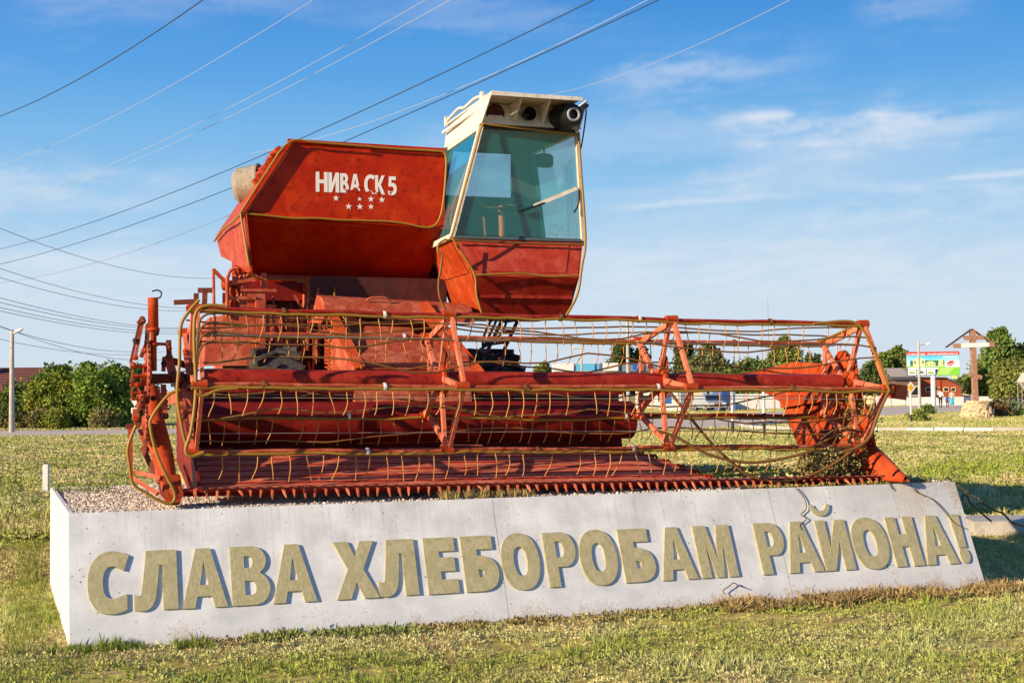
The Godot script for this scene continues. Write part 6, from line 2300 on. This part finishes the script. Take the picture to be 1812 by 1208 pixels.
	var h := high(1724, 584, d)
	s = S()
	bar(s, Vector3(0.0, 0.0, 0), Vector3(-0.10, h, 0), 0.29, 0.27, Vector3.BACK)
	obj("upright", s, M.wood, cx)
	s = S()
	bar(s, Vector3(-19 * k, high(1706, 598, d), 0.05), Vector3(16 * k, high(1742, 597, d), 0.05), 0.26, 0.2, Vector3.BACK)
	obj("top_bar", s, M.wood, cx)
	s = S()
	bar(s, Vector3(-38 * k, high(1688, 612, d), 0.06), Vector3(35 * k, high(1762, 609, d), 0.06), 0.26, 0.22, Vector3.BACK)
	var mb := obj("main_bar", s, M.wood, cx)
	s = S()
	bar(s, Vector3(-26 * k, high(1700, 611.5, d), 0.175), Vector3(25 * k, high(1752, 609.5, d), 0.175), 0.25, 0.012, Vector3.BACK)
	obj("white_cloth", s, M.tape, mb)
	s = S()
	bar(s, Vector3(-11 * k, high(1717, 662, d), 0.05), Vector3(11 * k, high(1738, 668, d), 0.05), 0.24, 0.2, Vector3.BACK)
	obj("slanted_bar", s, M.wood, cx)
	for sg in [-1.0, 1.0]:
		s = S()
		bar(s, Vector3(-0.10, h + 0.07, -0.1), Vector3(-0.10 + sg * 47 * k, high(1725, 614, d), -0.1), 0.40, 0.035)
		obj("roof_slope", s, M.wood if sg > 0 else plain(rgb(60, 44, 38), 0.8), cx)
	var cairn := base("stone_cairn", spot(1729, d - 0.3))
	tag(cairn, "heaped cairn of flat sandstone pieces at the foot of the cross", "cairn")
	var stone_m := tri_mat(worn(rgb(206, 178, 140), rgb(218, 194, 158), rgb(170, 142, 108), rgb(130, 108, 84), 151, 0.6, 1.6, 128), 1.2, 0.9, 0.4)
	var shapes := []
	for v in 5:
		var q := S()
		var lowp := []
		var topp := []
		for i in 6:
			var a := TAU * i / 6.0
			var rr := rng.randf_range(0.75, 1.1)
			lowp.append(Vector3(cos(a) * 0.27 * rr, -0.07, sin(a) * 0.19 * rr))
			topp.append(Vector3(cos(a) * 0.25 * rr, 0.07 + rng.randf_range(-0.02, 0.02), sin(a) * 0.17 * rr))
		loft(q, lowp, topp)
		shapes.append(mesh_of(q))
	for ring_ in 9:
		var y := 0.05 + ring_ * 0.11
		var rad := 0.90 * sqrt(maxf(0.05, 1.0 - pow(y / 1.16, 1.9)))
		var count := int(rad * 17.0) + 2
		for i in count:
			var a := TAU * (i + 0.5 * (ring_ % 2)) / count + rng.randf_range(-0.1, 0.1)
			var o := place("stone", shapes[rng.randi() % 5], stone_m, cairn, Vector3(cos(a) * rad * rng.randf_range(0.86, 1.0), y + rng.randf_range(-0.03, 0.03), sin(a) * rad * 0.8))
			o.rotation = Vector3(rng.randf_range(-0.25, 0.25), -a + PI / 2 + rng.randf_range(-0.4, 0.4), rng.randf_range(-0.2, 0.2))
			o.scale = Vector3(rng.randf_range(0.55, 1.1), rng.randf_range(0.7, 1.1), rng.randf_range(0.6, 1.0))
	s = S()
	lathe(s, Vector3.ZERO, Vector3.UP, [Vector2(0.74, 0.0), Vector2(0.68, 0.4), Vector2(0.5, 0.75), Vector2(0.3, 0.95), Vector2(0.0, 1.0)], 12)
	obj("core", s, stone_m, cairn)
	tree("low_bush", "dark reddish bush just right of the stone cairn", "bush", "", spot(1758, 82.0), 0.95, 2.2, "shrub", Color(0.11, 0.08, 0.035), 420, 0.3)
	tree("low_bush", "small dark bush at the edge of the far road", "bush", "", spot(1642, 92.0), 0.7, 1.3, "shrub", Color(0.06, 0.10, 0.03), 200, 0.26)
	tree("low_bush", "spiky weed clump right of the diamond road sign", "bush", "", spot(1622, 72.0), 0.65, 1.2, "shrub", Color(0.14, 0.17, 0.04), 160, 0.26)
	tree("low_bush", "small green bush at the right edge of the island", "bush", "", spot(1808, 86.0), 0.7, 1.5, "shrub", Color(0.07, 0.12, 0.03), 200, 0.26)
	var fl := tree("flower_bush", "bush of white flowers right of the dark reddish bush", "flowers", "", spot(1784, 83.0), 0.95, 2.6, "shrub", Color(0.10, 0.15, 0.04), 260, 0.26)
	var bloom := []
	for i in 80:
		bloom.append([Transform3D(any_spin(0.16), Vector3(rng.randf_range(-1.2, 1.2), rng.randf_range(0.45, 1.02), rng.randf_range(-0.4, 0.9))), Color(0.75, 0.70, 0.52)])
	baked("blossom", clump_mesh, bloom, M.leaf, fl)
	# diamond priority sign
	d = 69.4
	var ps := base("road_sign", spot(1612, d), 0.12)
	tag(ps, "diamond road sign, yellow with a white border, on a white post", "road sign")
	s = S()
	rod(s, Vector3(0, 0.42, 0), Vector3(0, 1.75, 0), 0.045)
	obj("post", s, M.tape, ps)
	s = S()
	rod(s, Vector3(0, -0.1, 0), Vector3(0, 0.42, 0), 0.046)
	obj("post_foot", s, M.black, ps)
	for q in [[0.34, 0.04, rgb(150, 152, 150)], [0.30, 0.052, rgb(226, 226, 220)], [0.20, 0.060, rgb(226, 160, 30)]]:
		s = S()
		plate(s, [Vector3(0, 1.78 - q[0], q[1]), Vector3(q[0] * 0.82, 1.78, q[1]), Vector3(0, 1.78 + q[0], q[1]), Vector3(-q[0] * 0.82, 1.78, q[1])], Vector3(0, 0, -0.008))
		obj("sign_face", s, plain(q[2], 0.5), ps)
	# pedestrians
	person(1665, 128.0, 1.80, 2.7, "person in a loose white shirt and black trousers walking on the far verge", rgb(240, 238, 236), rgb(22, 22, 26), rgb(40, 30, 26), false, 0.7, rgb(20, 20, 26))
	person(1677, 128.3, 1.20, 2.8, "small person in a blue shirt between two taller walkers", rgb(30, 70, 190), rgb(24, 26, 40), rgb(90, 66, 50), false, 0.6, null)
	person(1685, 127.6, 1.72, 2.6, "person in a pale top and turquoise skirt, rightmost of three walkers", rgb(226, 178, 156), rgb(60, 170, 196), rgb(120, 70, 46), true, 0.5, null)
	# poles with struts
	for q in [[1784, 1775, 150.0, "concrete pole with a strut leaning in from the left"], [1795, 1784, 152.0, "concrete pole with a long strut, nearest the right edge"]]:
		var r := base("braced_pole", spot(q[0], q[2]))
		tag(r, q[3], "pole", "braced poles before the trees")
		s = S()
		rod(s, Vector3(0, -0.2, 0), Vector3(0, high(q[0], 662, q[2]), 0), 0.13)
		obj("pole", s, M.concrete, r)
		s = S()
		rod(s, Vector3((q[1] - q[0]) * q[2] / FOC, -0.2, 0.1), Vector3(0, high(q[0], 672, q[2]), 0.1), 0.10)
		obj("strut", s, M.concrete, r)
	var hp := base("hopper", spot(1816, 120.0))
	tag(hp, "pale sheet metal hopper cut off by the right edge of the picture", "hopper")
	s = S()
	var hy := high(1812, 692, 120.0)
	lathe(s, Vector3(0, hy, 0), Vector3.UP, [Vector2(0.05, 0.0), Vector2(0.62, 0.75), Vector2(0.70, 0.8), Vector2(0.70, 0.95), Vector2(0.3, 1.6), Vector2(0.0, 1.7)], 10)
	obj("bin", s, M.concrete, hp)
	s = S()
	for q in [[0.5, 0.5], [-0.5, 0.5], [-0.5, -0.5], [0.5, -0.5]]:
		rod(s, Vector3(q[0], -0.1, q[1]), Vector3(q[0], hy + 0.8, q[1]), 0.04)
	obj("legs_frame", s, M.steel, hp)
	# marker posts by the junction
	for q in [[1297, 768, 692, "white signpost with a black foot, left of the two at the kerb end"], [1353, 772, 692, "white signpost with a black foot, right of the two at the kerb end"]]:
		var g := gnd(q[0], q[1])
		var r := base("signpost", g)
		tag(r, q[3], "signpost", "white posts at the end of the kerb")
		var hh := high(q[0], 668, -g.z)
		s = S()
		rod(s, Vector3(0, 0.5, 0), Vector3(0, hh, 0), 0.055)
		obj("post", s, M.tape, r)
		s = S()
		rod(s, Vector3(0, -0.1, 0), Vector3(0, 0.5, 0), 0.056)
		obj("post_foot", s, M.black, r)
	# filling station: flat canopy on columns, kiosk, price board
	d = 172.0
	k = d / FOC
	var fsn := base("filling_station", spot(1073, d), 0.0)
	tag(fsn, "white filling station canopy with blue panels seen through the reel", "filling station")
	var cy0 := high(1073, 656, d)
	var cy1 := high(1073, 642, d)
	s = S()
	blk(s, -92 * k, 22 * k, cy0, cy1, -9.0, 0)
	obj("canopy", s, M.slab, fsn)
	s = S()
	blk(s, 22 * k, 92 * k, cy0 - 0.1, cy1 - 0.2, -9.0, -0.4)
	obj("canopy", s, plain(rgb(110, 120, 140), 0.6), fsn)
	for q in [[-56, -19, rgb(84, 170, 214)], [-44, -26, rgb(236, 236, 236)], [-57, -53, rgb(20, 60, 130)], [-20, -16, rgb(20, 60, 130)], [-16, -12, rgb(84, 170, 214)], [48, 62, rgb(34, 84, 170)]]:
		s = S()
		blk(s, q[0] * k, q[1] * k, cy0 + 0.06, cy1 - 0.05, 0.0, 0.03 + 0.02 * absf(q[0] + 44) / 20.0)
		obj("fascia_panel", s, plain(q[2], 0.5), fsn)
	for x in [-80, -30, 30, 80]:
		s = S()
		blk(s, x * k - 0.2, x * k + 0.2, -0.1, cy0, -4.4, -4.0)
		obj("column", s, M.tape, fsn)
	gable("kiosk", "white kiosk below the filling station canopy", 1132, 1186, 690, 688, 150.0, 5.0, M.slab, M.slab, 2)
	var pb := base("notice_board", spot(1186, 124.0))
	tag(pb, "blue and white notice board left of the grey metal shed", "notice board")
	s = S()
	blk(s, -0.95, 0.95, -0.1, 2.2, -0.1, 0.0)
	obj("panel", s, M.slab, pb)
	s = S()
	blk(s, -0.75, 0.1, 0.7, 2.0, 0.0, 0.03)
	obj("blue_field", s, plain(rgb(40, 96, 180), 0.5), pb)
	var msd := base("metal_shed", spot(1221, 128.0))
	tag(msd, "grey corrugated metal shed left of the parked car", "shed")
	s = S()
	blk(s, -1.1, 1.1, -0.1, 2.3, -2.0, 0.0)
	obj("wall", s, plain(rgb(120, 128, 146), 0.6), msd)
	for i in 11:
		s = S()
		blk(s, -1.08 + i * 0.205, -0.98 + i * 0.205, 0.0, 2.3, 0.0, 0.04)
		obj("rib", s, plain(rgb(130, 138, 156), 0.6), msd)
	var gp := base("gate_pillars", spot(1236, 127.0))
	tag(gp, "beige stone gate pillar beside the parked car", "gate pillar")
	s = S()
	blk(s, -0.35, 0.35, -0.1, 2.2, -0.35, 0.35)
	blk(s, -0.42, 0.42, 2.2, 2.35, -0.42, 0.42)
	obj("pillar", s, cream, gp)
	var sb := base("blue_cabin", spot(1284, 126.0))
	tag(sb, "blue metal cabin right of the parked car", "cabin")
	s = S()
	blk(s, -0.9, 0.9, -0.1, 2.3, -1.6, 0.0)
	obj("wall", s, plain(rgb(84, 116, 170), 0.6), sb)
	s = S()
	blk(s, -0.35, 0.35, 0.1, 1.9, 0.0, 0.04)
	obj("door", s, plain(rgb(40, 66, 120), 0.5), sb)
	var lw := base("whitewashed_wall", spot(1345, 132.0))
	tag(lw, "whitewashed wall under trees right of the blue cabin", "wall")
	for i in 4:
		s = S()
		blk(s, -3.0 + i * 1.5, -1.54 + i * 1.5, -0.1, 1.5, -0.2, 0.0)
		obj("panel", s, M.slab, lw)
	car(spot(1255, 121.0))
	# trees, far to near
	var dk := Color(0.055, 0.085, 0.03)
	var md := Color(0.085, 0.125, 0.03)
	var ol := Color(0.11, 0.14, 0.04)
	var t := [["poplar_tree", 1097, 190, 597, 3.2, "poplar", dk, 620, "left one of two dark poplars right of the filling station"], ["poplar_tree", 1110, 192, 594, 2.8, "poplar", dk, 560, "right one of two dark poplars right of the filling station"], ["poplar_tree", 1132, 192, 610, 2.6, "poplar", dk, 420, "shorter poplar behind the second reel frame from the right"], ["poplar_tree", 1141, 195, 606, 2.2, "poplar", dk, 380, "slim poplar right of the second reel frame"], ["poplar_tree", 1207, 188, 600, 3.4, "poplar", dk, 620, "dark poplar at the left side of the tree group"], ["poplar_tree", 1219, 190, 598, 2.8, "poplar", dk, 560, "tall dark poplar joined to the broad tree"], ["broad_tree", 1253, 180, 602, 5.6, "tree", Color(0.075, 0.095, 0.045), 1700, "broad grey green tree behind the reel"], ["broad_tree", 1330, 150, 637, 6.0, "tree", Color(0.06, 0.10, 0.03), 1500, "low round dark tree in front of the tall pale one"], ["broad_tree", 1388, 175, 592, 5.0, "tree", ol, 1700, "tall pale green tree near the right end of the reel"], ["poplar_tree", 1433, 200, 618, 1.8, "poplar", dk, 280, "small dark spire tree right of the tall pale one"], ["poplar_tree", 1447, 200, 622, 1.8, "poplar", dk, 280, "second small spire tree right of the tall pale one"], ["broad_tree", 1493, 190, 620, 3.6, "tree", ol, 800, "yellow green tree behind the right reel frame"], ["broad_tree", 1562, 185, 624, 4.0, "tree", md, 800, "rounded tree above the left end of the cream building"], ["broad_tree", 1588, 188, 610, 4.2, "tree", md, 1000, "taller tree above the cream building beside the billboard"], ["broad_tree", 1548, 170, 640, 4.2, "tree", dk, 700, "dark tree behind the right end of the reel"], ["broad_tree", 962, 200, 640, 4.0, "tree", ol, 500, "low round tree left of the filling station"], ["broad_tree", 1712, 185, 668, 4.2, "tree", dk, 600, "low dark tree behind the upright of the cross"], ["broad_tree", 1772, 150, 574, 5.0, "tree", Color(0.075, 0.12, 0.03), 1000, "tallest tree right of the cross"], ["broad_tree", 1748, 152, 640, 4.6, "tree", md, 850, "bushy yellow green tree touching the cross upright"], ["broad_tree", 1788, 148, 636, 5.0, "tree", ol, 900, "pale feathery tree behind the braced poles"], ["broad_tree", 1815, 150, 606, 5.0, "tree", md, 800, "leafy tree cut by the right edge of the picture"], ["broad_tree", 1358, 140, 668, 4.4, "tree", dk, 700, "dark low tree over the whitewashed wall"]]
	for q in t:
		tree(q[0], q[8], "tree", "trees beyond the junction", spot(q[1], q[2]), high(q[1], q[3], q[2]), q[4], q[5], q[6], q[7], 0.95 if q[5] == "tree" else 0.85)
	# lamp posts and mast seen through the reel
	lamp_post(1112, 96.0, 564, 0.25, "concrete lamp post behind the second reel frame from the right")
	lamp_post(1030, 170.0, 610, -1.2, "far thin lamp post above the filling station canopy")
	lamp_post(1300, 180.0, 596, 0.9, "far lamp post in front of the broad grey green tree")
	lamp_post(1483, 165.0, 607, 0.8, "far lamp post behind the right reel frame")
	var ms := base("radio_mast", spot(1362, 260.0))
	tag(ms, "very thin tall radio mast on the horizon", "mast")
	s = S()
	tube(s, [Vector3.ZERO, Vector3(0, high(1362, 528, 260.0), 0)], [0.10, 0.04], 6)
	obj("mast", s, M.steel, ms)

func car(where: Vector3) -> void:
	var root := base("parked_car", where, 0.25)
	tag(root, "silver car parked by the metal shed, seen through the reel", "car")
	var paint := plain(rgb(176, 182, 188), 0.3, 0.3)
	var s := S()
	var side := [Vector3(-0.82, 0.35, 2.0), Vector3(-0.82, 0.75, 2.05), Vector3(-0.80, 0.92, 1.2), Vector3(-0.68, 1.48, 0.55), Vector3(-0.66, 1.52, -0.8), Vector3(-0.74, 1.0, -1.75), Vector3(-0.80, 0.9, -1.95), Vector3(-0.80, 0.35, -1.95)]
	var other := []
	for v in side:
		other.append(Vector3(-v.x, v.y, v.z))
	plate(s, side, Vector3(0.02, 0, 0))
	plate(s, other, Vector3(-0.02, 0, 0))
	for i in side.size():
		var j := (i + 1) % side.size()
		quad(s, side[i], other[i], other[j], side[j])
	obj("body", s, paint, root)
	s = S()
	plate(s, [Vector3(-0.72, 0.98, 1.155), Vector3(0.72, 0.98, 1.155), Vector3(0.63, 1.44, 0.62), Vector3(-0.63, 1.44, 0.62)], Vector3(0, -0.005, -0.005))
	obj("windscreen", s, plain(rgb(20, 40, 70), 0.1), root)
	for x in [-0.55, 0.55]:
		s = S()
		blk(s, x - 0.17, x + 0.17, 0.62, 0.76, 2.03, 2.07)
		obj("headlight", s, M.tape, root)
	s = S()
	blk(s, -0.35, 0.35, 0.5, 0.66, 2.035, 2.065)
	obj("grille", s, M.black, root)
	for q in [[-0.72, 1.25], [0.72, 1.25], [-0.72, -1.25], [0.72, -1.25]]:
		s = S()
		lathe(s, Vector3(q[0], 0.32, q[1]), Vector3.RIGHT, [Vector2(0.0, -0.1), Vector2(0.3, -0.1), Vector2(0.32, 0.0), Vector2(0.3, 0.1), Vector2(0.0, 0.1)], 14)
		var t := obj("wheel", s, M.black, root)
		s = S()
		lathe(s, Vector3(q[0], 0.32, q[1]), Vector3.RIGHT, [Vector2(0.0, -0.105), Vector2(0.18, -0.103), Vector2(0.18, 0.103), Vector2(0.0, 0.105)], 12)
		obj("rim", s, M.steel, t)

# ---------------------------------------------------------------- overhead lines
func wire(label: String, x0: float, y0: float, d0: float, x1: float, y1: float, d1: float, sag: float, r: float, mat: Material) -> void:
	var a := at(x0, y0, d0)
	var b := at(x1, y1, d1)
	var e := b - a
	var s := S()
	var pts := []
	for i in 45:
		var u := -0.35 + 1.7 * i / 44.0
		pts.append(e * u + Vector3(0, -sag * 4.0 * u * (1.0 - u), 0))
	tube(s, pts, r, 5)
	tag(obj("power_line", s, mat, self, a), label, "power line", "power lines across the sky")

func build_wires() -> void:
	var dark := plain(rgb(52, 76, 112), 0.5)
	var alu := plain(rgb(178, 182, 192), 0.6)
	var thin := plain(rgb(130, 146, 172), 0.5)
	wire("thick dark cable running behind the grain tank up to the top edge", 0, 440, 62, 1050, 0, 24, 0.5, 0.0125, dark)
	wire("thick dark cable passing below the cab roof to the top edge", 0, 467, 62, 1165, 0, 24, 0.5, 0.0125, dark)
	wire("dark wire nearest the top left corner", 0, 205, 40, 358, 0, 27, 0.2, 0.014, dark)
	wire("pale wire crossing the upper left sky below the corner wire", 0, 292, 48, 553, 0, 26, 0.3, 0.0055, alu)
	wire("upper wire of the pale pair over the grain tank", 0, 361, 52, 752, 0, 25, 0.4, 0.0055, alu)
	wire("lower wire of the pale pair over the grain tank", 0, 370, 52, 796, 0, 25, 0.4, 0.0055, alu)
	wire("pale wire close above the dark cable by the cab", 560, 245, 36, 1146, 0, 23, 0.2, 0.006, alu)
	wire("pale wire right of the cab roof, rightmost in the sky", 985, 165, 40, 1398, 0, 24, 0.2, 0.006, alu)
	wire("thin wire rising right from the left edge, below the cables", 0, 500, 70, 372, 394, 46, 0.3, 0.010, thin)
	wire("faint thin wire falling right from the left edge, highest of its kind", 0, 404, 50, 370, 492, 80, 0.5, 0.012, thin)
	wire("faint falling wire, upper one left of the lift cylinder", 0, 475, 60, 330, 545, 95, 0.4, 0.014, thin)
	wire("faint falling wire, lower one left of the lift cylinder", 0, 491, 60, 330, 550, 95, 0.4, 0.014, thin)
	wire("first of four falling wires above the left lamp post", 0, 527, 70, 320, 580, 120, 0.4, 0.017, thin)
	wire("second of four falling wires above the left lamp post", 0, 535, 70, 320, 582, 120, 0.4, 0.017, thin)
	wire("third of four falling wires above the left lamp post", 0, 544, 70, 320, 586, 120, 0.4, 0.017, thin)
	wire("lowest of four falling wires above the left lamp post", 0, 550, 70, 320, 590, 120, 0.4, 0.017, thin)
	wire("wire leaving the top of the left lamp post", 24, 586, 68.2, 240, 622, 110, 0.3, 0.017, thin)
	wire("steeper wire leaving the top of the left lamp post", 24, 586, 68.2, 240, 637, 90, 0.3, 0.015, thin)
	wire("lowest thin wire passing behind the left lamp post", 0, 600, 75, 240, 627, 110, 0.3, 0.015, thin)
